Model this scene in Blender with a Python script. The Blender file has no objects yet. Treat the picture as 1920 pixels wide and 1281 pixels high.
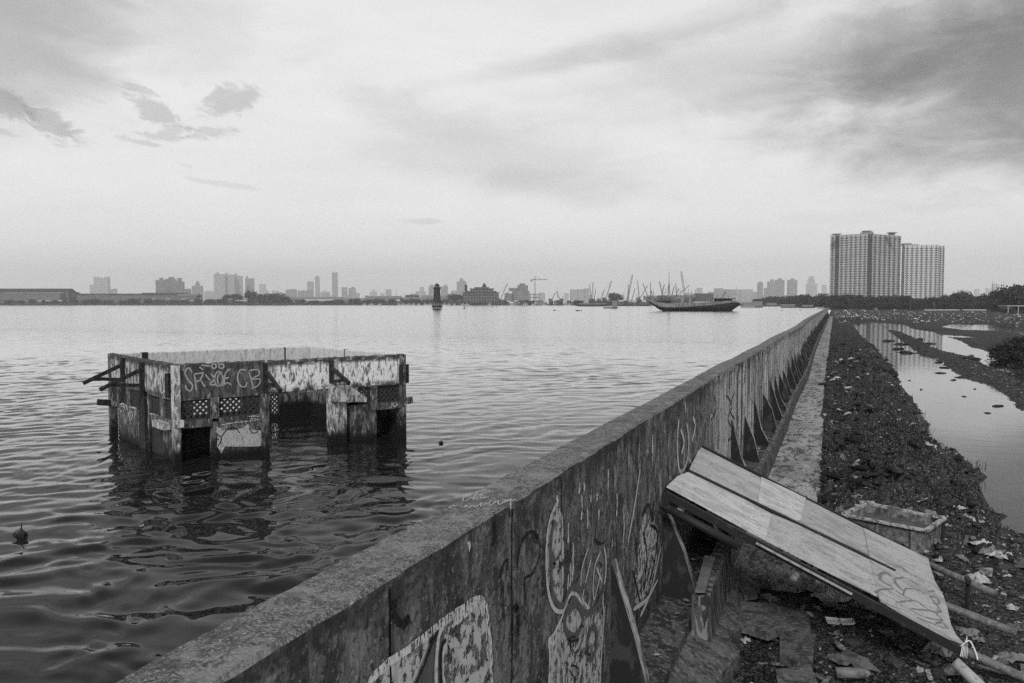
import bpy, math, random
import numpy as np
from mathutils import Vector, Matrix

# ------------------------------------------------------------------ camera
F_PX = 1493.0
CAMZ = 4.2
YAW = math.atan(602.0 / F_PX)          # the wall runs along +Y, the camera looks left of it
PITCH = math.atan((640.5 - 569.0) / F_PX)
scene = bpy.context.scene
cam_d = bpy.data.cameras.new("camera")
cam = bpy.data.objects.new("camera", cam_d)
scene.collection.objects.link(cam)
cam_d.sensor_width = 36.0
cam_d.lens = F_PX / 1920.0 * 36.0
cam_d.clip_start = 0.05
cam_d.clip_end = 20000
cam.location = (0, 0, CAMZ)
cam.rotation_euler = (math.pi / 2 - PITCH, 0, YAW)
scene.camera = cam
scene.view_settings.view_transform = 'Standard'
scene.view_settings.look = 'None'
scene.view_settings.exposure = 0.66
scene.view_settings.gamma = 1.0
scene.cycles.volume_bounces = 2
scene.cycles.use_denoising = False
scene.cycles.max_bounces = 6
scene.cycles.diffuse_bounces = 3
scene.cycles.glossy_bounces = 4
scene.cycles.transparent_max_bounces = 16
scene.cycles.volume_step_rate = 10

FWD = np.array([-math.sin(YAW) * math.cos(PITCH), math.cos(YAW) * math.cos(PITCH), -math.sin(PITCH)])
RGT = np.array([math.cos(YAW), math.sin(YAW), 0.0])
UPV = np.cross(RGT, FWD)
HF = np.array([-math.sin(YAW), math.cos(YAW)])      # horizontal forward
CAM = np.array([0, 0, CAMZ])

def ray(px, py):
    return FWD + (px - 960.0) / F_PX * RGT + (640.5 - py) / F_PX * UPV
def hit_z(px, py, z):
    d = ray(px, py); t = (z - CAMZ) / d[2]
    return CAM + d * t
def hit_plane(px, py, p0, n):
    d = ray(px, py); t = np.dot(np.array(p0) - CAM, n) / np.dot(d, n)
    return CAM + d * t
def at_depth(px, py, D):
    d = ray(px, py); t = D / (d[0] * HF[0] + d[1] * HF[1])
    return CAM + d * t
def world_to_px(P):
    v = P - CAM
    z = v @ FWD
    return 960 + F_PX * (v @ RGT) / z, 640.5 - F_PX * (v @ UPV) / z

# ------------------------------------------------------------------ world
SUN_EL, SUN_AZ = math.radians(40), math.radians(172)   # azimuth from +Y, clockwise
def azel(px, py):
    d = ray(px, py); return math.atan2(d[0], d[1]), math.atan2(d[2], math.hypot(d[0], d[1]))

class G:
    """small node helper"""
    def __init__(s, tree): s.t = tree; s.n = tree.nodes; s.l = tree.links
    def node(s, kind, **kw):
        n = s.n.new(kind)
        for k, v in kw.items(): setattr(n, k, v)
        return n
    def put(s, sock, v):
        if isinstance(v, bpy.types.NodeSocket): s.l.new(v, sock)
        else: sock.default_value = v
    def math(s, op, a, b=0.0, c=None, clamp=False):
        n = s.node('ShaderNodeMath', operation=op, use_clamp=clamp)
        s.put(n.inputs[0], a); s.put(n.inputs[1], b)
        if c is not None: s.put(n.inputs[2], c)
        return n.outputs[0]
    def vmath(s, op, a, b):
        n = s.node('ShaderNodeVectorMath', operation=op)
        s.put(n.inputs[0], a); s.put(n.inputs[1], b); return n.outputs[0]
    def noise(s, vec, scale=1.0, detail=4.0, rough=0.55, dist=0.0, lac=2.0):
        n = s.node('ShaderNodeTexNoise')
        s.put(n.inputs['Vector'], vec); s.put(n.inputs['Scale'], scale)
        n.inputs['Detail'].default_value = detail; n.inputs['Roughness'].default_value = rough
        n.inputs['Distortion'].default_value = dist; n.inputs['Lacunarity'].default_value = lac
        return n.outputs['Fac']
    def smooth(s, v, a, b, lo=0.0, hi=1.0):
        n = s.node('ShaderNodeMapRange', interpolation_type='SMOOTHSTEP')
        s.put(n.inputs['Value'], v)
        n.inputs['From Min'].default_value = a; n.inputs['From Max'].default_value = b
        n.inputs['To Min'].default_value = lo; n.inputs['To Max'].default_value = hi
        return n.outputs['Result']
    def mixf(s, f, a, b):
        n = s.node('ShaderNodeMix'); n.data_type = 'FLOAT'
        s.put(n.inputs[0], f); s.put(n.inputs[2], a); s.put(n.inputs[3], b)
        return n.outputs[0]
    def xyz(s, x, y, z):
        n = s.node('ShaderNodeCombineXYZ')
        s.put(n.inputs[0], x); s.put(n.inputs[1], y); s.put(n.inputs[2], z); return n.outputs[0]
    def sep(s, v):
        n = s.node('ShaderNodeSeparateXYZ'); s.put(n.inputs[0], v); return n.outputs

world = bpy.data.worlds.new("World")
scene.world = world
world.use_nodes = True
wt = world.node_tree
wt.nodes.clear()
g = G(wt)
out = g.node('ShaderNodeOutputWorld')
bg = g.node('ShaderNodeBackground')
sky = g.node('ShaderNodeTexSky')
sky.sky_type = 'NISHITA'; sky.sun_disc = False
sky.sun_elevation = SUN_EL; sky.sun_rotation = SUN_AZ
sky.dust_density = 3.0; sky.air_density = 1.5
bw = g.node('ShaderNodeRGBToBW')
g.l.new(sky.outputs[0], bw.inputs[0])
tc = g.node('ShaderNodeTexCoord')
dx, dy, dz = g.sep(tc.outputs['Generated'])
az = g.math('ARCTAN2', dx, dy)
hyp = g.math('SQRT', g.math('ADD', g.math('MULTIPLY', dx, dx), g.math('MULTIPLY', dy, dy)))
el = g.math('ARCTAN2', dz, hyp)
# overcast: the clear sky is seen through a veil of even cloud
SKY_VEIL, SKY_CLEAR = 4.15, 0.14
veil = g.math('ADD', g.math('MULTIPLY', bw.outputs[0], SKY_CLEAR), SKY_VEIL)
dzp = g.math('ADD', g.math('MAXIMUM', dz, 0.0), 0.12)
pu = g.math('DIVIDE', dx, dzp); pv = g.math('DIVIDE', dy, dzp)
cw = g.xyz(g.math('ADD', g.math('MULTIPLY', pu, 0.9), g.math('MULTIPLY', pv, .35)), g.math('MULTIPLY', pv, 0.42), 3.7)
n1 = g.noise(cw, 0.9, 7, .55, .6)
n2 = g.noise(g.xyz(az, g.math('MULTIPLY', el, 2.4), 5.0), 7.0, 8, .6, .4)
n3 = g.noise(g.xyz(az, g.math('MULTIPLY', el, 3.6), 1.0), 2.2, 5, .55, .8)
wisp = g.noise(g.xyz(g.math('ADD', az, g.math('MULTIPLY', el, -.8)), g.math('MULTIPLY', el, 5.0), 8.0), 5.0, 8, .62, 1.0)
nbig = g.math('ADD', g.math('MULTIPLY', n1, .5), g.math('MULTIPLY', n3, .5))
val = g.math('ADD', 1.0, g.math('MULTIPLY', g.math('SUBTRACT', nbig, .5), .22))
val = g.math('ADD', val, g.math('MULTIPLY', g.math('SUBTRACT', wisp, .5), .16))
# elevation: dull just over the horizon, brightest some way up, greyer overhead
val = g.math('MULTIPLY', val, g.smooth(el, 0.0, 0.22, 1.13, 1.0))
val = g.math('MULTIPLY', val, g.smooth(el, 0.26, 0.80, 1.0, .50))
# clouds: (px, py, half width, half height px, tilt deg, strength, edge raggedness)
CLOUDS = [
 (1990, 120, 370, 165, -8, .66, .5), (1800, 80, 420, 120, -12, .16, .8), (1500, 100, 480, 90, -8, .20, .6), (1990, 30, 360, 200, 0, .22, .4),
 (1100, 105, 290, 24, -9, .17, .5), (940, 290, 300, 70, 8, .17, .6), (1050, 350, 200, 34, 6, .13, .6),
 (800, 235, 170, 40, 14, .07, .8), (160, 30, 380, 70, 3, .13, .7), (0, 40, 200, 150, 0, .40, .6),
 (10, 195, 46, 24, 24, .30, .75), (100, 235, 48, 24, 22, .32, .75), (150, 258, 48, 14, 22, .14, .9),
 (262, 167, 34, 9, 12, .24, .7), (288, 208, 48, 22, 22, .30, .75), (430, 185, 56, 30, -18, .32, .6), (395, 248, 50, 13, -5, .22, .8),
 (320, 250, 52, 15, -14, .24, .8), (270, 268, 50, 7, 7, .22, .7), (422, 346, 66, 6, 6, .13, .7), (352, 312, 20, 4, 18, .10, .7),
 (795, 415, 44, 7, 0, .17, .5), (1540, 410, 90, 12, 5, .06, .8), (1760, 245, 190, 26, 6, .16, .5), (1250, 60, 260, 30, -12, .10, .7), (1400, 190, 260, 22, -8, .08, .7), (1130, 200, 110, 22, 4, -.05, .8), (185, 190, 14, 3, 10, .08, .6), (-30, 240, 46, 12, 10, .2, .7),
]
nf = g.math('SUBTRACT', n2, .5)
nb = g.math('SUBTRACT', g.noise(g.xyz(g.math('ADD', az, g.math('MULTIPLY', el, .5)), g.math('MULTIPLY', el, 2.0), 9.0), 30.0, 9, .68, .7), .5)
for (cx, cy, hw, hh, tilt, st, rag) in CLOUDS:
    a0, e0 = azel(cx, cy); ra, re = hw / 1560.0, hh / 1560.0
    ct, sn = math.cos(math.radians(tilt)), math.sin(math.radians(tilt))
    da = g.math('SUBTRACT', az, a0); de = g.math('SUBTRACT', e0, el)
    uu = g.math('ADD', g.math('MULTIPLY', da, ct / ra), g.math('MULTIPLY', de, sn / ra))
    vv = g.math('ADD', g.math('MULTIPLY', da, -sn / re), g.math('MULTIPLY', de, ct / re))
    d = g.math('SQRT', g.math('ADD', g.math('MULTIPLY', uu, uu), g.math('MULTIPLY', vv, vv)))
    d = g.math('ADD', d, g.math('MULTIPLY', nf if hw > 70 else nb, -3.0 * rag if hw > 70 else -4.2 * rag))
    m = g.smooth(d, .35 if hw > 70 else .55, 1.35 if hw > 70 else 1.10, st, 0.0)
    val = g.math('MULTIPLY', val, g.math('SUBTRACT', 1.0, m))
val = g.math('MULTIPLY', val, veil)
crgb = g.node('ShaderNodeCombineColor')
for i in range(3): g.l.new(val, crgb.inputs[i])
g.l.new(crgb.outputs[0], bg.inputs['Color'])
bg.inputs['Strength'].default_value = 0.12
g.l.new(bg.outputs[0], out.inputs[0])

sun_d = bpy.data.lights.new("sun", 'SUN')
sun_d.energy = 1.6; sun_d.angle = math.radians(14); sun_d.color = (1, 1, 1)
sun = bpy.data.objects.new("sun", sun_d)
scene.collection.objects.link(sun)
sd = Vector((math.sin(SUN_AZ) * math.cos(SUN_EL), math.cos(SUN_AZ) * math.cos(SUN_EL), math.sin(SUN_EL)))
sun.rotation_euler = sd.to_track_quat('Z', 'Y').to_euler()
sun.location = (0, 0, 60)

# ------------------------------------------------------------------ helpers
COL = scene.collection
rnd = random.Random(7)
def tag(o, label=None, cat=None, group=None, kind=None):
    if label: o['label'] = label
    if cat: o['category'] = cat
    if group: o['group'] = group
    if kind: o['kind'] = kind
    return o
def thing(name, label, cat, loc=(0, 0, 0), group=None):
    o = bpy.data.objects.new(name, None)
    COL.objects.link(o); o.location = tuple(float(v) for v in loc)
    o.empty_display_size = .3
    return tag(o, label, cat, group)
def finish(o, parent):
    if parent is not None:
        o.parent = parent
        m = Matrix.Identity(4); p = parent
        while p is not None:
            m = Matrix.Translation(p.location) @ m if p.parent is None else m
            p = p.parent
        if parent.parent is None: o.matrix_parent_inverse = m.inverted()
    return o
def mesh_obj(name, V, Fs, mat, parent=None, smooth=False):
    me = bpy.data.meshes.new(name)
    if isinstance(V, np.ndarray) and isinstance(Fs, np.ndarray):
        V = np.ascontiguousarray(V, dtype=np.float32); k = Fs.shape[1]
        me.vertices.add(len(V)); me.vertices.foreach_set('co', V.ravel())
        me.loops.add(Fs.size); me.loops.foreach_set('vertex_index', np.ascontiguousarray(Fs, dtype=np.int32).ravel())
        me.polygons.add(len(Fs)); me.polygons.foreach_set('loop_start', np.arange(0, Fs.size, k, dtype=np.int32))
        me.update(calc_edges=True)
    else:
        me.from_pydata([tuple(float(c) for c in v) for v in V], [], [tuple(int(i) for i in f) for f in Fs])
    if smooth: me.polygons.foreach_set('use_smooth', [True] * len(me.polygons))
    if mat: me.materials.append(mat)
    me.update()
    o = bpy.data.objects.new(name, me); COL.objects.link(o)
    return finish(o, parent)
class MB:
    def __init__(s): s.v = []; s.f = []
    def add(s, V, Fs):
        b = len(s.v); s.v += [tuple(float(c) for c in p) for p in V]; s.f += [tuple(i + b for i in f) for f in Fs]; return s
    def hexa(s, P):    # 4 bottom ccw, 4 top ccw
        return s.add(P, [(3, 2, 1, 0), (4, 5, 6, 7), (0, 1, 5, 4), (1, 2, 6, 5), (2, 3, 7, 6), (3, 0, 4, 7)])
    def box(s, c, size, yaw=0.0):
        cx, cy, cz = c; a, b, h = size[0] / 2, size[1] / 2, size[2] / 2
        co, si = math.cos(yaw), math.sin(yaw); P = []
        for z in (-h, h):
            for x, y in ((-a, -b), (a, -b), (a, b), (-a, b)): P.append((cx + x * co - y * si, cy + x * si + y * co, cz + z))
        return s.hexa(P)
    def prism(s, poly, vec):
        n = len(poly); P = [np.array(p, float) for p in poly]; v = np.array(vec, float)
        Q = P + [p + v for p in P]
        return s.add(Q, [tuple(range(n - 1, -1, -1)), tuple(range(n, 2 * n))] + [(i, (i + 1) % n, n + (i + 1) % n, n + i) for i in range(n)])
    def tube(s, p0, p1, r0, r1=None, n=8, caps=True):
        r1 = r0 if r1 is None else r1
        p0 = np.array(p0, float); p1 = np.array(p1, float); d = p1 - p0; d /= (np.linalg.norm(d) + 1e-9)
        a = np.cross(d, [0, 0, 1.0]);
        if np.linalg.norm(a) < 1e-3: a = np.array([1.0, 0, 0])
        a /= np.linalg.norm(a); b = np.cross(d, a)
        P = [p0 + r0 * (math.cos(t) * a + math.sin(t) * b) for t in [2 * math.pi * i / n for i in range(n)]]
        P += [p1 + r1 * (math.cos(t) * a + math.sin(t) * b) for t in [2 * math.pi * i / n for i in range(n)]]
        Fs = [(i, (i + 1) % n, n + (i + 1) % n, n + i) for i in range(n)]
        if caps: Fs += [tuple(range(n - 1, -1, -1)), tuple(range(n, 2 * n))]
        return s.add(P, Fs)
    def bar(s, p0, p1, w, h, up=(0, 0, 1)):
        p0 = np.array(p0, float); p1 = np.array(p1, float); d = p1 - p0; d /= np.linalg.norm(d)
        a = np.cross(d, np.array(up, float))
        if np.linalg.norm(a) < 1e-3: a = np.array([1.0, 0, 0])
        a /= np.linalg.norm(a); b = np.cross(a, d)
        P = []
        for p in (p0, p1):
            for i, j in ((-1, -1), (1, -1), (1, 1), (-1, 1)): P.append(p + a * i * w / 2 + b * j * h / 2)
        return s.hexa(P)
    def lathe(s, c, prof, n=12):
        P = []
        for r, z in prof:
            for i in range(n):
                t = 2 * math.pi * i / n; P.append((c[0] + r * math.cos(t), c[1] + r * math.sin(t), c[2] + z))
        Fs = []
        for k in range(len(prof) - 1):
            for i in range(n): Fs.append((k * n + i, k * n + (i + 1) % n, (k + 1) * n + (i + 1) % n, (k + 1) * n + i))
        Fs.append(tuple(range(n - 1, -1, -1))); Fs.append(tuple((len(prof) - 1) * n + i for i in range(n)))
        return s.add(P, Fs)
    def build(s, name, mat, parent=None, smooth=False): return mesh_obj(name, s.v, s.f, mat, parent, smooth)
def copy_tree(o, parent=None):
    c = o.copy(); COL.objects.link(c)
    if parent is not None: c.parent = parent
    for ch in list(o.children): copy_tree(ch, c)
    return c

# numpy gradient-ish value noise
def _h(ix, iy, seed):
    n = (ix.astype(np.int64) * 374761393 + iy.astype(np.int64) * 668265263 + seed * 974634777) & 0xffffffff
    n = ((n ^ (n >> 13)) * 1274126177) & 0xffffffff
    return ((n ^ (n >> 16)) & 0xffff) / 65535.0
def vnoise(x, y, seed=0):
    ix = np.floor(x); iy = np.floor(y); fx = x - ix; fy = y - iy
    fx = fx * fx * fx * (fx * (fx * 6 - 15) + 10); fy = fy * fy * fy * (fy * (fy * 6 - 15) + 10)
    a = _h(ix, iy, seed); b = _h(ix + 1, iy, seed); c = _h(ix, iy + 1, seed); d = _h(ix + 1, iy + 1, seed)
    return (a + (b - a) * fx) * (1 - fy) + (c + (d - c) * fx) * fy - .5
def fbm(x, y, octs=4, seed=0, gain=.5):
    t = 0; a = 1.0
    for k in range(octs):
        c, s_ = math.cos(.6 * k), math.sin(.6 * k)
        t = t + a * vnoise(x * c - y * s_ + 13.1 * k, x * s_ + y * c - 7.7 * k, seed + k); a *= gain; x = x * 2.03; y = y * 2.03
    return t

# layered procedural greys. layer = (scale xyz, detail, t0, t1, grey, amount, [axis, a, b])
def layered(name, base, layers=(), rough=.9, spec=.25, bump=None, var=None, alpha=None, coords='Object', metallic=0.0, fine=None):
    m = bpy.data.materials.new(name); m.use_nodes = True
    t = m.node_tree; g = G(t); bs = t.nodes['Principled BSDF']
    tcn = g.node('ShaderNodeTexCoord'); co = tcn.outputs[coords]
    col = base
    X = g.sep(co)
    if var:   # (scale, amplitude)
        nz = g.noise(g.vmath('MULTIPLY', co, var[0]), 1.0, 6, .6)
        col = g.math('MULTIPLY', base, g.math('ADD', 1.0, g.math('MULTIPLY', g.math('SUBTRACT', nz, .5), 2 * var[1])))
    for i, L in enumerate(layers):
        sc, det, t0, t1, gr, amt = L[:6]
        nz = g.noise(g.vmath('ADD', g.vmath('MULTIPLY', co, sc), (3.3 * i, 1.7 * i, 9.1 * i)), 1.0, det, .6, .3)
        f = g.smooth(nz, min(t0, t1), max(t0, t1), 0.0 if t1 > t0 else 1.0, 1.0 if t1 > t0 else 0.0)
        f = g.math('MULTIPLY', f, amt)
        if len(L) > 6:
            for (ax, a, b) in L[6]:
                f = g.math('MULTIPLY', f, g.smooth(X['xyz'.index(ax)], min(a, b), max(a, b), 0.0 if b > a else 1.0, 1.0 if b > a else 0.0))
        col = g.mixf(f, col, gr)
    if fine:
        nz = g.noise(co, fine[0], 3, .7)
        col = g.math('MULTIPLY', col, g.math('ADD', 1.0, g.math('MULTIPLY', g.math('SUBTRACT', nz, .5), 2 * fine[1])))
    cc = g.node('ShaderNodeCombineColor')
    for i in range(3): g.put(cc.inputs[i], col)
    g.l.new(cc.outputs[0], bs.inputs['Base Color'])
    bs.inputs['Roughness'].default_value = rough
    bs.inputs['Specular IOR Level'].default_value = spec
    bs.inputs['Metallic'].default_value = metallic
    if bump:  # list of (scale, height)
        h = None
        for sc, ht in bump:
            nz = g.noise(g.vmath('MULTIPLY', co, sc), 1.0, 5, .65)
            hh = g.math('MULTIPLY', nz, ht); h = hh if h is None else g.math('ADD', h, hh)
        b = g.node('ShaderNodeBump'); b.inputs['Strength'].default_value = 1.0; b.inputs['Distance'].default_value = 1.0
        g.l.new(h, b.inputs['Height']); g.l.new(b.outputs[0], bs.inputs['Normal'])
    if alpha:  # (scale, detail, t0, t1)
        nz = g.noise(g.vmath('MULTIPLY', co, alpha[0]), 1.0, alpha[1], .65)
        g.l.new(g.smooth(nz, alpha[2], alpha[3]), bs.inputs['Alpha'])
    return m
def ribbon(mb, pts, width, off):
    """flat strip along 3-D polyline pts lying on a plane with normal off direction (unit * distance)"""
    P = [np.array(p, float) for p in pts]; nrm = np.array(off, float); nn = nrm / np.linalg.norm(nrm)
    # catmull-rom refine
    Q = []
    for i in range(len(P) - 1):
        p0 = P[max(i - 1, 0)]; p1 = P[i]; p2 = P[i + 1]; p3 = P[min(i + 2, len(P) - 1)]
        for k in range(5):
            t = k / 5.0
            Q.append(.5 * ((2 * p1) + (-p0 + p2) * t + (2 * p0 - 5 * p1 + 4 * p2 - p3) * t * t + (-p0 + 3 * p1 - 3 * p2 + p3) * t ** 3))
    Q.append(P[-1]); V = []
    for i, q in enumerate(Q):
        d = Q[min(i + 1, len(Q) - 1)] - Q[max(i - 1, 0)]; L = np.linalg.norm(d)
        if L < 1e-9: d = np.array([0, 1.0, 0]); L = 1
        sd_ = np.cross(nn, d / L); w = width * (.85 + .3 * rnd.random()) * (0.6 if i in (0, len(Q) - 1) else 1)
        V.append(q + nrm + sd_ * w / 2); V.append(q + nrm - sd_ * w / 2)
    return mb.add(V, [(2 * i, 2 * i + 1, 2 * i + 3, 2 * i + 2) for i in range(len(Q) - 1)])
# ------------------------------------------------------------------ materials
GR = {}
GR['top'] = layered('concrete_top', .115, [((1.2, .8, 1), 4, .42, .6, .075, .7), ((16, 16, 16), 6, .47, .56, .19, .6), ((34, 34, 34), 4, .50, .60, .035, .75), ((70, 70, 70), 2, .55, .62, .32, .6), ((3, 3, 3), 6, .56, .62, .22, .6), ((4, 4, 4), 6, .56, .60, .045, .5)],
                    rough=.95, bump=[((60, 60, 60), .012), ((14, 14, 14), .012)], fine=(110, .6))
GR['wall'] = layered('painted_concrete', .062, [
    ((2.5, 1.6, 1.3), 8, .45, .55, .12, .8), ((5, 8, 4), 9, .50, .55, .17, .6), ((4, 6, 2.2), 8, .51, .56, .024, .7), ((9, 7, 4), 8, .55, .59, .19, .5),
    ((3, 1.2, .4), 6, .32, .42, .38, .9, [('y', 11.5, 16)]), ((4, 3, .3), 8, .45, .50, .70, .85, [('y', 12.5, 17)]), ((4, 3.2, .2), 7, .535, .56, .018, .92, [('y', 11, 16)]), ((4, 9, .5), 8, .56, .58, .02, .85, [('y', 12, 18)]),
    ((3, 9, 3.0), 9, .575, .61, .32, .75, [('y', 5.4, 8)]),
    ((2, 3.5, 3.0), 8, .56, .60, .012, .75), ((22, 22, 22), 5, .56, .60, .014, .7), ((28, 28, 28), 4, .60, .64, .30, .6), ((6, 4, 9), 7, .36, .60, .020, .85, [('z', 2.55, 2.92)]), ((3, 3, 3), 6, .3, .6, .020, .8, [('z', 1.4, .6)])],
    rough=.85, bump=[((26, 26, 14), .016), ((6, 6, 4), .03), ((70, 70, 70), .004)], fine=(38, .4))
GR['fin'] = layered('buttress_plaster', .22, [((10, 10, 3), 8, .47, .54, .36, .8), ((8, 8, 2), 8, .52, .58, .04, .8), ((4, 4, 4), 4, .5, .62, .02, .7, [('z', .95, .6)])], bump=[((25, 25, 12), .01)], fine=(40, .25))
GR['fin_shade'] = layered('buttress_side_shade', .014, [((6, 6, 3), 8, .52, .60, .05, .6)], bump=[((18, 18, 12), .01)])  # shade on the side faces is put into this darker colour
GR['ledge'] = layered('footing_concrete', .08, [((4, 4, 4), 8, .47, .55, .02, .9), ((14, 14, 14), 6, .53, .58, .18, .6), ((40, 40, 40), 3, .56, .62, .01, .8)], bump=[((30, 30, 30), .03)], fine=(60, .3))
GR['kerb'] = layered('kerb_concrete', .07, [((9, 9, 1.5), 8, .48, .55, .02, .85), ((12, 12, 3), 8, .53, .58, .24, .7)], bump=[((25, 25, 10), .012)], fine=(50, .25))
GR['path'] = layered('path_concrete', .30, [((1.5, .5, 1), 8, .46, .56, .17, .8), ((6, 1.8, 5), 9, .53, .57, .05, .85), ((2.4, 1.4, 1), 9, .56, .60, .03, .85), ((18, 7, 18), 6, .54, .6, .42, .5), ((30, 12, 30), 4, .57, .62, .06, .7)], bump=[((28, 28, 28), .02)], fine=(50, .45))
GR['soil'] = layered('dark_soil', .017, [((.5, .5, .5), 6, .45, .58, .030, .8), ((1.3, 1.3, 1.3), 8, .45, .58, .042, .8), ((2.4, 2.4, 2.4), 9, .50, .54, .007, .8), ((9, 9, 9), 8, .50, .56, .008, .7), ((20, 20, 20), 6, .53, .58, .085, .75), ((36, 36, 36), 4, .58, .62, .22, .7)],
                     rough=.95, spec=.15, bump=[((40, 40, 40), .02), ((12, 12, 12), .05)], fine=(80, .4))
GR['land'] = layered('far_land', .018, [((.05, .05, 1), 4, .4, .6, .03, .7), ((.6, .6, 1), 5, .56, .66, .016, .7)], bump=[((2, 2, 2), .15)])
GR['stone'] = layered('rubble_stone', .035, [((30, 30, 30), 3, .5, .7, .09, .6)], bump=[((60, 60, 60), .01)], coords='Object')
GR['litter'] = layered('pale_litter', .38, [((18, 18, 18), 4, .5, .65, .14, .7)], rough=.6, bump=[((25, 25, 25), .02)])
GR['litter_mid'] = layered('grey_litter', .17, [((14, 14, 14), 4, .5, .65, .06, .7)], rough=.6, bump=[((25, 25, 25), .02)])
GR['litter_dark'] = layered('dirty_litter', .09, [((14, 14, 14), 4, .5, .65, .03, .7)], rough=.7, bump=[((25, 25, 25), .02)])
GR['foam'] = layered('foam', .62, [((12, 12, 12), 4, .55, .7, .40, .5)], rough=.7)
GR['wood'] = layered('crate_wood', .13, [((18, 18, 18), 7, .47, .55, .06, .8), ((6, 6, 6), 7, .52, .57, .26, .5), ((5, 5, 5), 7, .54, .6, .03, .7)], bump=[((40, 40, 40), .008)])
GR['wood_pale'] = layered('rim_wood', .36, [((16, 16, 16), 7, .47, .55, .15, .8), ((7, 7, 7), 7, .52, .57, .06, .85)], bump=[((40, 40, 40), .008)])
GR['sludge'] = layered('dried_mortar', .085, [((6, 6, 6), 5, .5, .6, .05, .7)], rough=.6, bump=[((12, 12, 12), .02)])
GR['dark_metal'] = layered('dark_metal', .015, [((10, 10, 10), 4, .55, .7, .05, .6)], rough=.6)
GR['pipe'] = layered('weathered_pole', .12, [((12, 12, 12), 6, .45, .56, .07, .8), ((30, 30, 30), 5, .55, .62, .25, .5)], rough=.5, bump=[((40, 40, 40), .003)])
GR['bamboo'] = layered('bamboo_pole', .30, [((12, 12, 12), 4, .5, .62, .16, .8)], rough=.5)
GR['plate'] = layered('steel_plate', .15, [((8, 8, 8), 4, .45, .6, .11, .8)], rough=.4)
GR['string'] = layered('string', .6, rough=.7)
# sea and pond
def water(name, base, rough, bumps, ior=1.33):
    m = bpy.data.materials.new(name); m.use_nodes = True; t = m.node_tree; g = G(t); bs = t.nodes['Principled BSDF']
    bs.inputs['Base Color'].default_value = (base, base, base, 1); bs.inputs['Roughness'].default_value = rough; bs.inputs['IOR'].default_value = ior
    co = g.node('ShaderNodeTexCoord').outputs['Object']; h = None
    for sc, ht in bumps:
        hh = g.math('MULTIPLY', g.noise(g.vmath('MULTIPLY', co, sc), 1.0, 3, .5, .4), ht); h = hh if h is None else g.math('ADD', h, hh)
    b = g.node('ShaderNodeBump'); b.inputs['Distance'].default_value = 1.0
    g.l.new(h, b.inputs['Height']); g.l.new(b.outputs[0], bs.inputs['Normal'])
    return m
def sea_material():
    m = bpy.data.materials.new('sea_water'); m.use_nodes = True; t = m.node_tree; t.nodes.clear(); g = G(t)
    out = g.node('ShaderNodeOutputMaterial'); co = g.node('ShaderNodeTexCoord').outputs['Object']; h = None
    far = g.smooth(g.sep(co)[1], 28, 85)      # bump and roughness grow far out, where the mesh waves fade
    for sc, ht in (((1.6, 2.2, 1), .040), ((4.5, 6.0, 1), .012), ((.45, .8, 1), .05)):
        hh = g.math('MULTIPLY', g.noise(g.vmath('MULTIPLY', co, sc), 1.0, 3, .5, .4), ht); h = hh if h is None else g.math('ADD', h, hh)
    h = g.math('MULTIPLY', h, g.math('ADD', g.math('MULTIPLY', far, .90), .10))
    b = g.node('ShaderNodeBump'); b.inputs['Distance'].default_value = 1.0; g.l.new(h, b.inputs['Height'])
    fr = g.node('ShaderNodeFresnel'); fr.inputs['IOR'].default_value = 1.33; g.l.new(b.outputs[0], fr.inputs['Normal'])
    f = g.math('MULTIPLY', fr.outputs[0], g.math('ADD', g.math('MULTIPLY', fr.outputs[0], 1.55), .46), clamp=True)
    gl = g.node('ShaderNodeBsdfGlossy'); g.l.new(g.math('ADD', g.math('MULTIPLY', far, .12), .015), gl.inputs['Roughness']); gl.inputs['Color'].default_value = (.97, .97, .97, 1); g.l.new(b.outputs[0], gl.inputs['Normal'])
    df = g.node('ShaderNodeBsdfDiffuse'); df.inputs['Color'].default_value = (.010, .010, .010, 1)
    mx = g.node('ShaderNodeMixShader'); g.l.new(f, mx.inputs[0]); g.l.new(df.outputs[0], mx.inputs[1]); g.l.new(gl.outputs[0], mx.inputs[2]); g.l.new(mx.outputs[0], out.inputs[0])
    return m
GR['sea'] = sea_material()
GR['pond'] = water('pond_water', .055, .04, [((6, 6, 1), .0010), ((1, 1.5, 1), .003)], 1.6)
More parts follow.
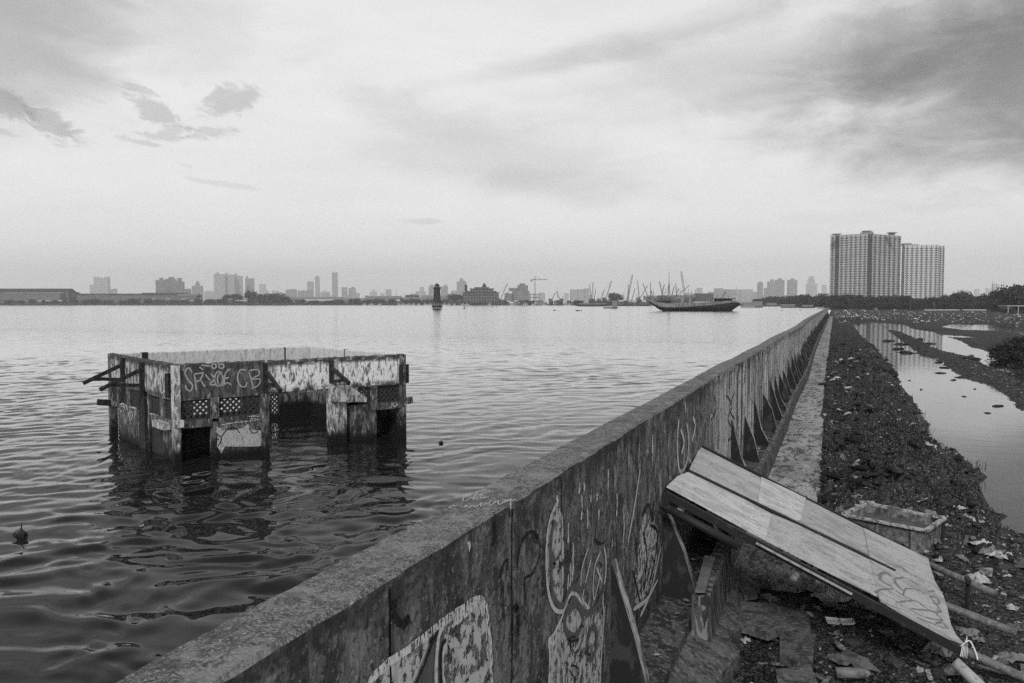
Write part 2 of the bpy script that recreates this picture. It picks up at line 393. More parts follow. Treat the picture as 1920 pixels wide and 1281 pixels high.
# plywood
def plywood(name, base, seed):
    m = bpy.data.materials.new(name); m.use_nodes = True; t = m.node_tree; g = G(t); bs = t.nodes['Principled BSDF']
    co = g.node('ShaderNodeTexCoord').outputs['Object']
    co = g.vmath('ADD', co, (seed * 3.1, seed * 1.7, 0))
    warp = g.noise(g.vmath('MULTIPLY', co, (1.3, 2.6, 1)), 1.0, 3, .5)
    w = g.node('ShaderNodeTexWave'); w.wave_type = 'BANDS'; w.bands_direction = 'Y'
    g.put(w.inputs['Vector'], g.vmath('ADD', g.vmath('MULTIPLY', co, (.35, 1, .35)), g.xyz(0, g.math('MULTIPLY', warp, 1.3), 0)))
    w.inputs['Scale'].default_value = 9; w.inputs['Distortion'].default_value = 2.5; w.inputs['Detail'].default_value = 3
    st = g.noise(g.vmath('MULTIPLY', co, (2.2, 26, 3)), 1.0, 5, .6)
    blot = g.noise(g.vmath('MULTIPLY', co, (2.5, 4, 2)), 1.0, 5, .6)
    col = g.math('MULTIPLY', base, g.math('ADD', .86, g.math('MULTIPLY', w.outputs['Fac'], .16)))
    col = g.mixf(g.math('MULTIPLY', g.smooth(st, .50, .58), .5), col, base * .5)
    col = g.mixf(g.math('MULTIPLY', g.smooth(blot, .47, .62), .6), col, base * .5)
    spots = g.noise(g.vmath('MULTIPLY', co, (14, 22, 10)), 1.0, 6, .65)
    col = g.mixf(g.math('MULTIPLY', g.smooth(spots, .58, .64), .8), col, base * .25)
    col = g.mixf(g.math('MULTIPLY', g.smooth(spots, .42, .36), .5), col, base * 1.35)
    cc = g.node('ShaderNodeCombineColor')
    for i in range(3): g.put(cc.inputs[i], col)
    g.l.new(cc.outputs[0], bs.inputs['Base Color']); bs.inputs['Roughness'].default_value = .7
    b = g.node('ShaderNodeBump'); b.inputs['Distance'].default_value = .02; g.l.new(blot, b.inputs['Height']); g.l.new(b.outputs[0], bs.inputs['Normal'])
    return m
PLY = [plywood('plywood_sheet', b_, i) for i, b_ in enumerate((.38, .48, .34, .36))]
def paint(name, gray, t0=.42, t1=.5, sc=(14, 48, 14)):
    return layered(name, gray, [((20, 20, 8), 4, .5, .65, gray * .55, .6)], rough=.7, alpha=(sc, 6, t0, t1))
PW = paint('white_paint', .52, .45, .51); PL = paint('light_grey_paint', .20, .40, .46); PG = paint('grey_paint', .085, .30, .38); PK = paint('black_paint', .010, .36, .44)
PLF = paint('light_fill_paint', .38, .44, .50, (14, 15, 11)); PWF = paint('white_fill_paint', .40, .47, .52, (13, 13, 12)); PO = paint('outline_paint', .46, .36, .42); PC = paint('chalk_paint', .4, .40, .48, (50, 50, 50))

# ------------------------------------------------------------------ the sea wall
WT = 2.95
_prof = [(423,1281),(610,1162),(728,1089),(886,999),(996,922),(1038,900),(1145,836),(1258,764),(1313,728),(1367,689),(1400,672),(1429,654.6),(1445,646),(1460,634.8),(1471,628),(1490.6,619),(1501,613),(1510.4,604),(1519,597),(1529,591),(1539.6,585),(1554,576.5)]
_wp = [hit_z(x, y, WT) for x, y in _prof]
WY = np.array([-6.0] + [p[1] for p in _wp] + [300.0]); WX = np.array([-1.87] + [p[0] for p in _wp] + [-1.3])
def face_x(y):
    y = np.asarray(y, float)
    s = 0.0
    for d, w in ((-2, .1), (-1, .25), (0, .3), (1, .25), (2, .1)): s = s + w * np.interp(y * (1 + .035 * d), WY, WX)
    k = np.clip((y - 9) / 8, 0, 1); return s * k + -1.868 * (1 - k)
TH = .34
ys = np.concatenate([np.arange(-1, 30, .03), 30 * np.exp(np.arange(0, math.log(265 / 30.), .004))])
n = len(ys); fx = face_x(ys)
chip = fbm(ys * 6, ys * 0, 4, 3) * .014; chip -= np.clip(fbm(ys * 2.2, ys * 0 + 5, 3, 9) - .33, 0, 1) * .05
chip2 = fbm(ys * 6, ys * 0, 4, 13) * .012 - np.clip(fbm(ys * 1.7, ys * 0 + 3, 3, 19) - .30, 0, 1) * .05
topz = WT + fbm(ys * .9, ys * 0, 3, 5) * .012
bow = fbm(ys * .7, ys * 0 + 8, 2, 33) * .02
rows = [(fx - TH, .2 + 0 * ys), (fx - TH, topz - .03 + chip2), (fx - TH + .02 - chip2, topz), (fx - TH / 2, topz + .004), (fx - .015 + chip, topz), (fx, topz - .02 + chip * .6), (fx, topz - .10), (fx, .2 + 0 * ys)]
V = np.array([[(r[0][i], ys[i], r[1][i]) for r in rows] for i in range(n)]).reshape(-1, 3)
K = len(rows); Fw = []; Ft = []
for i in range(n - 1):
    for k in range(K - 1):
        q = (i * K + k, (i + 1) * K + k, (i + 1) * K + k + 1, i * K + k + 1)
        (Ft if k in (1, 2, 3, 4) else Fw).append(q)
Fw.append(tuple(range(K))); Fw.append(tuple((n - 1) * K + k for k in range(K - 1, -1, -1)))
seawall = thing('seawall', 'long straight concrete sea wall with graffiti running to the horizon', 'wall', (-2.0, 8, .3))
wall_o = mesh_obj('wall_body', V, Fw + Ft, GR['wall'], seawall)
wall_o.data.materials.append(GR['top'])
for i in range(len(Ft)): wall_o.data.polygons[len(Fw) + i].material_index = 1

# footing, kerb
KX = -1.43
def kx(y): return KX + (face_x(y) + 1.85) * .75
mb = MB(); kb = MB(); ks = [y for y in np.concatenate([np.arange(3.0, 40, .25), np.arange(40, 262, 1.5)])]
kj = [float(v) for v in fbm(np.array(ks) * 1.3, np.array(ks) * 0, 3, 71)]
for (ya, yb, ja, jb) in zip(ks[:-1], ks[1:], kj[:-1], kj[1:]):
    fa, fb = float(face_x(ya)) + .001, float(face_x(yb)) + .001; ka, kb_ = float(kx(ya)), float(kx(yb))
    lift = .62 + .02 * ja
    mb.hexa([(fa, ya, .0), (ka, ya, .0), (kb_, yb, .0), (fb, yb, .0), (fa, ya, .66 + .03 * ja), (ka, ya, .60 + .04 * ja), (kb_, yb, .60 + .04 * jb), (fb, yb, .66 + .03 * jb)])
    if ya > 11.2:
        h0, h1 = .80 + .05 * ja, .80 + .05 * jb
        kb.hexa([(ka + .002, ya, .05), (ka + .115, ya, .05), (kb_ + .115, yb, .05), (kb_ + .002, yb, .05), (ka + .002, ya, h0), (ka + .10, ya, h0), (kb_ + .10, yb, h1), (kb_ + .002, yb, h1)])
mb.build('footing', GR['ledge'], seawall); kb.build('kerb', GR['kerb'], seawall)
# broken rubble fillet of mortar at the foot
# joints
def wpt(px, py, off=.006):
    p = hit_plane(px, py, (-1.87, 0, 0), np.array([1.0, 0, 0])); x = float(face_x(p[1]))
    # refine once with the true face position
    p = hit_plane(px, py, (x, 0, 0), np.array([1.0, 0, 0])); return np.array([float(face_x(p[1])) + off, p[1], p[2]])
def joint(yj, w=.011):
    m = MB(); pts = []
    for k in range(9):
        z = WT - .05 - k * (2.2 / 8); pts.append((float(face_x(yj)) + .004, yj + rnd.uniform(-.006, .006), z))
    ribbon(m, pts, w, (0.0005, 0, 0)); return m
jm = layered('joint_gap', .004, rough=1.0, spec=0)
for px_, py_ in ((730, 1100), (959, 940), (1052, 930), (1196, 830), (1313, 740), (1150, 870)):
    joint(float(wpt(px_, py_)[1]), .008 if px_ in (1052, 1150) else .013).build('joint', jm, seawall)
yj = 13.6
for k in range(22):
    joint(yj, .018).build('joint', jm, seawall); yj += rnd.choice((1.2, 1.25, 2.4)) * (1 + k * .06)

# buttresses
def fin_mesh(y, w=.13, zt=1.72, out=.0, skew=0.0):
    x = float(face_x(y)); xo = float(kx(y)) - .01 - out
    top = (x + .03, zt); foot = (xo, .60)
    m = MB()
    for (i, yy) in ((0, y - w / 2), (1, y + w / 2)): pass
    prof = [(x - .02, .55), (xo, .55), (xo, .70), (x + .22 + skew * .5, 1.15 + skew), (x + .012, zt + .04), (x - .02, zt + .05)]
    m.prism([(a, y - w / 2 + skew * (b - .6) * .5, b) for a, b in prof][::-1], (0, w, 0))
    return m
fin_D = [7.25, 9.45, 11.6, 13.75, 15.85, 17.9, 19.9, 22.1, 24.3, 26.5, 28.8, 31.0]
fin_y = [(D + -1.6 * math.sin(YAW)) / math.cos(YAW) for D in fin_D]
while fin_y[-1] < 245: fin_y.append(fin_y[-1] + 2.38)
late = MB()
for i, y in enumerate(fin_y):
    m = fin_mesh(y, .15 + rnd.uniform(-.03, .05), 1.70 + rnd.uniform(-.22, .2), rnd.choice((0, 0, .03, .08)), rnd.uniform(-.12, .12))
    if i < 100:
        o = m.build('buttress', GR['fin'], seawall); o.data.materials.append(GR['fin_shade'])
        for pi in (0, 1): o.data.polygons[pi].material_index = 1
    else: late.add(m.v, m.f)
if late.v: tag(late.build('buttress_row', GR['fin'], seawall), kind='stuff')

# ------------------------------------------------------------------ graffiti on the wall (each patch a part of the wall)
def Z2(pts): return [(660 + x * .3286, 860 + y * .3286) for x, y in pts]
def Z3(pts): return [(980 + x * .3229, 560 + y * .3229) for x, y in pts]
def snap(o, off):
    import bmesh
    b = bmesh.new(); b.from_mesh(o.data)
    bmesh.ops.triangulate(b, faces=b.faces[:], ngon_method='EAR_CLIP')
    for _ in range(6):
        es = [e for e in b.edges if abs(e.verts[0].co.y - e.verts[1].co.y) > .06]
        if not es: break
        bmesh.ops.subdivide_edges(b, edges=es, cuts=1); bmesh.ops.triangulate(b, faces=b.faces[:])
    yy_ = np.array([v.co.y for v in b.verts]); fx_ = np.interp(yy_, ys, fx)
    for v, x_ in zip(b.verts, fx_): v.co.x = float(x_) + off
    b.to_mesh(o.data); b.free()
_sk = [0]
def wall_strokes(name, mat, strokes, width, conv, label=None, off=.006):
    for st in strokes:      # every brush stroke is a part of its own
        _sk[0] += 1; off_ = off + (_sk[0] % 6) * .0007
        m = MB(); ribbon(m, [wpt(x, y, 0) for x, y in conv(st)], width * (1.6 if mat in (PO, PG) else 1.3), (off, 0, 0))
        o = m.build(name, mat, seawall); snap(o, off_)
        if label: o['label'] = label
    return o
def wall_fill(name, mat, poly, conv, label=None, off=.003):
    pts = [wpt(x, y, off) for x, y in conv(poly)]; m = MB()
    m.add(pts, [tuple(range(len(pts)))]); o = m.build(name, mat, seawall)
    snap(o, off)
    if label: o['label'] = label
    return o
def bm_fix(o):
    import bmesh
    b = bmesh.new(); b.from_mesh(o.data); bmesh.ops.triangulate(b, faces=b.faces[:], ngon_method='EAR_CLIP'); b.to_mesh(o.data); b.free()
wall_fill('painted_letter', PWF, [(85, 1275), (200, 1165), (340, 1070), (500, 940), (600, 870), (700, 803), (745, 818), (765, 900), (780, 1000), (790, 1150), (800, 1400), (60, 1400)], Z2, 'worn white painted letter with a rough crest')
wall_strokes('letter_outline', PW, [[(85, 1275), (200, 1165), (340, 1070), (500, 940), (600, 870), (700, 805), (748, 825), (765, 900), (780, 1000), (788, 1150), (795, 1400)], [(380, 1040), (500, 950), (620, 860), (700, 820)], [(560, 950), (640, 880), (720, 830), (740, 870)]], .035, Z2)
wall_fill('painted_letter', PG, [(330, 1330), (400, 1180), (450, 1040), (485, 975), (515, 985), (510, 1100), (515, 1330)], Z2, 'smooth grey finger shape inside the white letter', .008)
wall_strokes('letter_outline', PK, [[(330, 1330), (395, 1180), (440, 1060), (480, 980)], [(498, 1330), (495, 1130), (505, 1060), (525, 1030)]], .02, Z2, off=.011)
wall_strokes('letter_outline', PO, [[(468, 1330), (470, 1150), (485, 1010), (510, 960)], [(520, 1330), (500, 1180), (520, 1040)]], .022, Z2, off=.012)
wall_strokes('painted_mark', PK, [[(937, 640), (945, 560), (970, 460), (1020, 415), (1058, 450), (1068, 540), (1030, 650), (982, 690), (985, 830)], [(838, 682), (850, 630), (866, 590), (885, 572)], [(885, 572), (880, 640)], [(855, 690), (857, 920)], [(1003, 420), (968, 475)]], .016, Z2, 'black question mark brushed between the joints')
wall_strokes('painted_mark', PK, [[(920, 845), (932, 862), (928, 880)], [(925, 838), (942, 850), (930, 870)], [(944, 890), (946, 1010)], [(225, 870), (235, 830), (250, 825)], [(228, 880), (270, 940), (320, 915)], [(290, 960), (325, 900)], [(800, 500), (812, 420), (806, 360)]], .03, Z2, 'black smears and drips')
wall_fill('painted_letter', PLF, [(1168, 250), (1135, 330), (1115, 450), (1112, 620), (1122, 760), (1150, 830), (1195, 840), (1205, 740), (1208, 500), (1200, 330)], Z2, 'pale narrow letter fill beside a joint')
wall_strokes('letter_outline', PO, [[(1168, 250), (1130, 330), (1108, 450), (1104, 620), (1115, 760), (1148, 855), (1198, 868), (1228, 800), (1255, 765), (1290, 795), (1322, 862), (1350, 848)], [(1160, 215), (1172, 250)]], .022, Z2)
wall_strokes('letter_outline', PG, [[(1150, 350), (1130, 450), (1128, 620), (1138, 760), (1165, 825), (1200, 835), (1222, 770), (1250, 735), (1290, 745), (1330, 720)], [(1128, 560), (1150, 600), (1128, 620)]], .03, Z2, off=.009)
wall_fill('painted_letter', PLF, [(1200, 900), (1150, 1000), (1125, 1050), (1128, 1130), (1118, 1400), (1405, 1400), (1420, 1120), (1432, 900), (1380, 860), (1330, 880), (1260, 790), (1210, 850)], Z2, 'pale lower letter fill crossed by a joint')
wall_strokes('letter_outline', PO, [[(1205, 880), (1150, 1000), (1118, 1042), (1125, 1120), (1114, 1400)], [(1435, 500), (1446, 620), (1428, 800), (1434, 900), (1420, 1100), (1408, 1380)], [(1115, 1045), (1150, 1050), (1165, 985)]], .022, Z2)
wall_strokes('letter_outline', PG, [[(1232, 850), (1285, 835), (1312, 920), (1275, 1005), (1228, 1000), (1206, 930), (1232, 850)], [(1368, 945), (1392, 1000), (1382, 1100), (1350, 1142), (1334, 1060), (1368, 945)], [(1195, 930), (1230, 850), (1260, 800), (1330, 880), (1390, 840), (1440, 720)]], .036, Z2, off=.009)
wall_strokes('letter_outline', PO, [[(1345, 510), (1310, 620), (1300, 740)], [(1360, 570), (1330, 700), (1312, 800), (1340, 840), (1352, 800)], [(1415, 530), (1385, 600), (1372, 700), (1375, 800), (1395, 740), (1418, 620)], [(1230, 660), (1225, 760)], [(1390, 620), (1420, 700)]], .016, Z2)
wall_strokes('painted_tag', PK, [[(1215, 1035), (1262, 1015), (1240, 1100), (1225, 1130)], [(1290, 960), (1312, 955), (1315, 1005), (1285, 1090), (1262, 1110)], [(1240, 1045), (1290, 1030)], [(1300, 1070), (1290, 1130), (1318, 1080), (1310, 1135)], [(1345, 1050), (1330, 1100), (1352, 1115), (1365, 1060)], [(1245, 1175), (1285, 1200), (1268, 1260), (1230, 1200)], [(1268, 1175), (1262, 1290)]], .012, Z2, 'thin black scribbled tag over the pale letters', .013)
wall_strokes('painted_mark', PK, [[(1380, 400), (1385, 460), (1410, 485), (1435, 475)], [(1405, 590), (1420, 620), (1412, 660)]], .016, Z2, off=.012)
drips = []
for (x, y0, y1) in ((1305, 200, 350), (1318, 130, 200), (1337, 290, 400), (1400, 290, 360), (1392, 200, 240), (1255, 480, 700), (1240, 600, 740), (1290, 140, 200), (1455, 60, 180), (1505, 200, 330), (1230, 370, 480), (1357, 210, 250), (1480, 470, 500), (657, 470, 530), (1545, 300, 480)):
    drips.append([(x, y0), (x + 3, (y0 + y1) / 2), (x - 2, y1)])
wall_strokes('paint_drip', PW, drips, .03, Z2)
wall_fill('painted_letter', PWF, [(1668, 310), (1640, 420), (1620, 600), (1608, 800), (1640, 870), (1690, 740), (1735, 640), (1745, 400), (1712, 340)], Z2, 'white flame shaped letter by the ramp')
wall_strokes('letter_outline', PK, [[(1650, 330), (1690, 260), (1712, 360), (1720, 230)], [(1660, 420), (1680, 560), (1660, 760)], [(1700, 380), (1740, 420), (1720, 600), (1690, 720)], [(1600, 640), (1640, 820)]], .03, Z2, off=.008)
wall_strokes('letter_outline', PO, [[(1640, 60), (1610, 260), (1570, 480)], [(1760, 500), (1700, 760), (1640, 900)], [(1600, 860), (1680, 800), (1740, 690)]], .03, Z2)
# farther along the wall
wall_fill('painted_letter', PW, [(1172, 600), (1200, 530), (1240, 490), (1240, 770), (1210, 800), (1172, 830)], Z3, 'white scrawled panel farther along')
wall_fill('painted_letter', PW, [(1190, 840), (1238, 790), (1234, 960), (1195, 990)], Z3)
wall_strokes('letter_outline', PO, [[(1085, 860), (1082, 760), (1092, 680), (1105, 720), (1104, 850)], [(905, 700), (895, 830), (905, 990), (930, 1000), (955, 930), (962, 820), (950, 720)], [(915, 760), (935, 830), (920, 900)], [(985, 690), (1000, 740), (980, 830)], [(940, 600), (945, 660)], [(750, 790), (748, 900)], [(965, 930), (985, 980)]], .04, Z3)
wall_strokes('letter_outline', PK, [[(1180, 560), (1215, 620), (1190, 700), (1225, 760)], [(1230, 540), (1200, 640), (1232, 700)], [(1095, 700), (1120, 640), (1110, 560)]], .03, Z3, off=.008)
# chalk writing on the coping
def tpt(p): q = hit_z(p[0], p[1], WT); return (q[0], q[1], WT + .012)
m = MB()
for st in ([(640, 255), (635, 235), (680, 205), (760, 190), (795, 195)], [(650, 250), (700, 225), (690, 245), (740, 215), (735, 240), (780, 225), (700, 250)], [(660, 225), (720, 200), (700, 222), (770, 200)],
           [(600, 300), (562, 298), (560, 285), (600, 280), (640, 290), (650, 275), (665, 292), (690, 275), (700, 290), (740, 265), (735, 285), (780, 262), (790, 280), (830, 250), (840, 275), (880, 245), (870, 265), (910, 240), (900, 262), (940, 238)],
           [(780, 262), (800, 250)], [(850, 240), (890, 250), (905, 270), (905, 300)]):
    ribbon(m, [tpt(p) for p in Z2(st)], .006, (0, 0, .001))
m.build('chalk_writing', PC, seawall)['label'] = 'thin white chalk scribble on the coping'
# ------------------------------------------------------------------ the sea
SEA = .9
HAZE = .00015
def sea_waves():
    R = np.random.RandomState(11); W = []
    head = math.atan2(HF[1], HF[0]) + .25
    for i in range(60):
        lam = math.exp(R.uniform(math.log(.26), math.log(2.1))); th = head + R.normal(0, .70); k = 2 * math.pi / lam
        W.append((k * math.cos(th), k * math.sin(th), (.0095 if lam > 1.1 else (.0185 if lam > .5 else .0165)) / k * (1 + .5 * R.rand()), R.uniform(0, 6.28), lam))
    return W
def sea_h(x, y, spacing=None):
    wx = x + fbm(x * .45, y * .45, 2, 51) * .9; wy = y + fbm(x * .45 + 9, y * .45, 2, 57) * .9
    z = 0
    for kx_, ky_, a, ph, lam in SW:
        f = 1.0 if spacing is None else np.clip(lam / (spacing * 3.0) - .6, 0, 1)
        z = z + a * f * np.sin(kx_ * wx + ky_ * wy + ph)
    patch = .75 + .8 * fbm(x * .12, y * .12, 2, 63)
    return z * patch
SW = sea_waves()
ry = np.concatenate([np.exp(np.arange(math.log(3.2), math.log(70), .0040)), np.exp(np.arange(math.log(70), math.log(9600), .03))]) - 3
ru = np.concatenate([[0], np.linspace(.01, 1.75, 760), np.linspace(1.8, 4.5, 24)])
YY, UU = np.meshgrid(ry, ru, indexing='ij'); XX = -2.06 - UU * (YY + 3)
sp = np.maximum(np.gradient(ry)[:, None] + 0 * UU, .0023 * (YY + 3))
ZZ = SEA + np.where(YY < 110, sea_h(XX, YY, sp), 0) * np.clip((110 - YY) / 50, 0, 1)
# small chop thrown up round the ruin's walls
nr, nc = YY.shape
XX = np.maximum(XX, -9500); YY = np.minimum(YY, 9500)
V = np.stack([XX, YY, ZZ], -1).reshape(-1, 3)
idx = np.arange(nr * nc).reshape(nr, nc)
Fq = np.stack([idx[:-1, :-1], idx[:-1, 1:], idx[1:, 1:], idx[1:, :-1]], -1).reshape(-1, 4)[:, ::-1]
o = mesh_obj('sea_water', V, Fq, GR['sea'], smooth=True); tag(o, kind='structure')

# ------------------------------------------------------------------ the flooded ruin
A0 = hit_z(327, 868, SEA)
dA = A0[0] * HF[0] + A0[1] * HF[1]
ZT = at_depth(327, 683, dA)[2]
PA = at_depth(327, 683, dA)[:2]
PB = hit_z(757, 663, ZT)[:2]; PC_ = hit_z(203, 662, ZT)[:2]
uAB = (PB - PA); LAB = np.linalg.norm(uAB); uAB /= LAB
uAC = np.array([-uAB[1], uAB[0]])
if np.dot(uAC, PC_ - PA) < 0: uAC = -uAC
LAC = float(np.dot(PC_ - PA, uAC))
uAC = (PC_ - PA) / np.linalg.norm(PC_ - PA); LAC = float(np.linalg.norm(PC_ - PA))
PD = PB + uAC * LAC
class Face:
    def __init__(s, P, u, L, inward):
        s.P = np.array(P); s.u = u; s.L = L; n = np.array([-u[1], u[0]])
        if np.dot(n, inward) < 0: n = -n
        s.n = n; s.N3 = np.array([n[0], n[1], 0.0])
    def hit(s, px, py):
        p = hit_plane(px, py, (s.P[0], s.P[1], 0), s.N3); return float(np.dot(p[:2] - s.P, s.u)), float(p[2])
    def pt(s, a, z, d=0.0):
        q = s.P + s.u * a + s.n * d; return np.array([q[0], q[1], z])
    def S(s, px, py=740): return s.hit(px, py)[0]
cen = (PA + PB + PC_ + PD) / 4
FA = Face(PA, uAB, LAB, cen - PA); FL = Face(PA, uAC, LAC, cen - PA)
FC = Face(PC_, (PD - PC_) / np.linalg.norm(PD - PC_), np.linalg.norm(PD - PC_), cen - PC_); FB = Face(PB, uAC, LAC, cen - PB)
ZB = FA.hit(366, 747)[1]; ZL1 = FA.hit(366, 750)[1]; ZL0 = FA.hit(366, 788)[1]; ZS0 = FA.hit(366, 802)[1]
WETZ = (('z', 1.42, 1.2),)
def ruinmat(name, base, lights, dark, top=True, extra=(), wl=1.34):
    Ls = list(extra)
    for gr, am, t in lights: Ls.append(((11, 11, 4), 9, t, t + .045, gr, am))
    Ls += [((16, 16, 4), 8, .56, .61, dark, .8), ((38, 38, 20), 4, .58, .66, dark, .8), ((5, 5, 2), 5, .55, .68, dark * 1.3, .6), ((3, 3, 1.2), 5, .58, .66, dark * 1.5, .7)]
    if top: Ls.append(((4, 4, 9), 5, .25, .5, .035, .95, [('z', ZT - .20, ZT - .10)])); Ls.append(((6, 6, 5), 5, .35, .55, .03, .9, [('z', ZB + .14, ZB + .03)]))
    Ls.append(((9, 9, 3), 8, .42, .56, .010, .9, [('z', wl + .25, wl - .08)])); Ls.append(((5, 5, 5), 4, .1, .35, .006, 1.0, [('z', wl - .05, wl - .30)]))
    return layered(name, base, Ls, rough=.9, bump=[((20, 20, 12), .012), ((60, 60, 60), .003)])
GR['r_white'] = ruinmat('peeling_whitewash', .16, [(.74, .95, .40)], .06)
GR['r_inner'] = ruinmat('inner_whitewash', .44, [(.56, .6, .45)], .26, top=False)
GR['r_back'] = ruinmat('back_wall', .13, [(.24, .8, .48)], .05, top=False, wl=1.55)
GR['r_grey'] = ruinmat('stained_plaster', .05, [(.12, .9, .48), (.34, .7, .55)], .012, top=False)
GR['r_left'] = ruinmat('mottled_plaster', .10, [(.46, .9, .47)], .02)
GR['r_panel'] = ruinmat('panel_plaster', .06, [(.14, .8, .48), (.36, .6, .56)], .015, top=False, wl=1.24)
GR['r_pale'] = ruinmat('pale_pillar', .22, [(.55, .85, .46)], .04, top=False, wl=1.36)
GR['r_lat'] = layered('lattice_block', .028, [((20, 20, 20), 4, .55, .65, .08, .6)])
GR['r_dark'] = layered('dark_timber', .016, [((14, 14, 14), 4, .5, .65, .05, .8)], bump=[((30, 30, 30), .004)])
ruin = thing('flooded_building', 'roofless graffitied concrete building standing half sunk in the water', 'building', (PA[0], PA[1], SEA))
T_ = .13
_dep = [0.0]
def wallp(name, face, a0, a1, z0, z1, mat, thick=T_, inset=0.0, label=None):
    _dep[0] += .0013   # keep meeting faces off one plane
    e = _dep[0] % .009
    m = MB(); d0 = inset + e; d1 = inset + thick
    nn = max(1, int((a1 - a0) / .09)) if z1 > ZT - .1 else 1      # parapets have a crumbling top edge
    aa = np.linspace(a0, a1, nn + 1); V = []
    for k, a_ in enumerate(aa):
        j0, j1 = [rnd.uniform(-.020, .004) - (.035 if rnd.random() < .10 else 0) if nn > 1 and 0 < k < nn else 0 for _ in (0, 1)]
        V += [face.pt(a_, z0, d0), face.pt(a_, z1 - .03 if nn > 1 else z1, d0), face.pt(a_, z1 + j0, d0 + (.012 if nn > 1 else 0) + abs(j0) * .4), face.pt(a_, z1 + j1, d1 - (.012 if nn > 1 else 0)), face.pt(a_, z1 - .03 if nn > 1 else z1, d1), face.pt(a_, z0, d1)]
    Fs = [(0, 1, 2, 3, 4, 5), tuple(6 * nn + k for k in (5, 4, 3, 2, 1, 0))]
    for k in range(nn): Fs += [(6 * k + q, 6 * k + 6 + q, 6 * k + 6 + (q + 1) % 6, 6 * k + (q + 1) % 6) for q in range(6)]
    if nn == 1: m.hexa([face.pt(a0, z0, d0), face.pt(a1, z0, d0), face.pt(a1, z0, d1), face.pt(a0, z0, d1), face.pt(a0, z1, d0), face.pt(a1, z1, d0), face.pt(a1, z1, d1), face.pt(a0, z1, d1)])
    else: m.add(V, Fs)
    o = m.build(name, mat, ruin)
    if label: o['label'] = label
    return o
def lattice(face, a0, a1, z0, z1, cell=.127, bar=.043, label=None, fill=None):
    """pierced screen: diamonds cut between crossing bars, with a frame"""
    m = MB(); W, H = a1 - a0, z1 - z0; d0, d1 = .045, .085; fr = .035
    for (p, q, r, s_) in ((a0, a1, z0, z0 + fr), (a0, a1, z1 - fr, z1), (a0, a0 + fr, z0 + fr, z1 - fr), (a1 - fr, a1, z0 + fr, z1 - fr)):
        m.hexa([face.pt(p, r, d0 - .01), face.pt(q, r, d0 - .01), face.pt(q, r, d1 + .01), face.pt(p, r, d1 + .01), face.pt(p, s_, d0 - .01), face.pt(q, s_, d0 - .01), face.pt(q, s_, d1 + .01), face.pt(p, s_, d1 + .01)])
    for sgn, off in ((1, 0), (-1, .004)):
        c = -H - cell
        while c < W + H + cell:
            # line: a = c + sgn*z' ; clip to the panel
            if sgn > 0: t0, t1 = max(0, -c), min(H, W - c)
            else: t0, t1 = max(0, c - W), min(H, c)
            if t1 - t0 > .03:
                P0 = (c + sgn * t0, t0); P1 = (c + sgn * t1, t1)
                pa = face.pt(a0 + P0[0], z0 + P0[1], (d0 + d1) / 2 + off); pb = face.pt(a0 + P1[0], z0 + P1[1], (d0 + d1) / 2 + off)
                m.bar(pa, pb, .030, bar, up=(face.n[0], face.n[1], 0)) if False else m.bar(pa, pb, bar, .032, up=(face.n[0], face.n[1], 0))
            c += cell
    if fill:
        for (f0, f1, g0, g1) in fill:
            m.hexa([face.pt(a0 + W * f0, z0 + H * g0, d1), face.pt(a0 + W * f1, z0 + H * g0, d1), face.pt(a0 + W * f1, z0 + H * g0, d1 + .03), face.pt(a0 + W * f0, z0 + H * g0, d1 + .03), face.pt(a0 + W * f0, z0 + H * g1, d1), face.pt(a0 + W * f1, z0 + H * g1, d1), face.pt(a0 + W * f1, z0 + H * g1, d1 + .03), face.pt(a0 + W * f0, z0 + H * g1, d1 + .03)])
    return m.build('lattice_screen', GR['r_lat'], ruin)
S = FA.S; BOT = SEA - .6
# front parapet in its differently painted lengths
sp_ = [0, S(497), S(619), LAB]
wallp('parapet', FA, sp_[0], sp_[1], ZB, ZT, ruinmat('dark_painted_parapet', .05, [(.10, .9, .47), (.30, .6, .58)], .02, top=False), label='dark graffitied front parapet')
wallp('parapet', FA, sp_[1] + .002, sp_[2], ZB, ZT - .012, GR['r_white'], label='peeling white front parapet')
wallp('parapet', FA, sp_[2] + .002, sp_[3], ZB, ZT - .006, GR['r_white'], label='peeling white front parapet by the corner')
wallp('lintel', FA, .02, S(503), ZL1, ZB - .001, GR['r_grey'])
wallp('lintel', FA, S(655), LAB - .02, ZL1, ZB - .001, GR['r_grey'])
wallp('lintel', FA, S(503) + .01, S(614) - .01, ZB - .05, ZB - .002, GR['r_grey'], .10)
def pillar(face, a, w, z0, z1, mat, d0=-.03, d1=.17): return wallp('pillar', face, a - w / 2, a + w / 2, z0, z1, mat, d1 - d0 if False else d1, d0)
pillar(FA, S(331), S(338) - S(325), BOT, ZT - .03, GR['r_pale'])
pillar(FA, S(402), S(410) - S(395), ZL0, ZB - .003, GR['r_grey'])
pillar(FA, S(495.5), S(503) - S(488), BOT, ZB - .003, GR['r_panel'], -.04)
pillar(FA, S(755), S(760) - S(749), BOT, ZT - .02, GR['r_grey'])
pillar(FA, S(701.5), S(708) - S(696), ZS0, ZB - .003, GR['r_grey'], -.015)
lattice(FA, S(340), S(394), ZL0, ZL1)
lattice(FA, S(410), S(488), ZL0, ZL1)
lattice(FA, S(675), S(696), ZL0, ZL1)
lattice(FA, S(708), S(749), ZL0, ZL1)
wallp('sill_beam', FA, S(338), S(396), ZS0, ZL0, GR['r_grey'], .15, -.02)
wallp('sill_beam', FA, S(410), S(489), ZL0 - .07, ZL0, GR['r_grey'], .15, -.015)
wallp('sill_beam', FA, S(702), S(749), ZS0, ZL0, GR['r_grey'], .15, -.02)
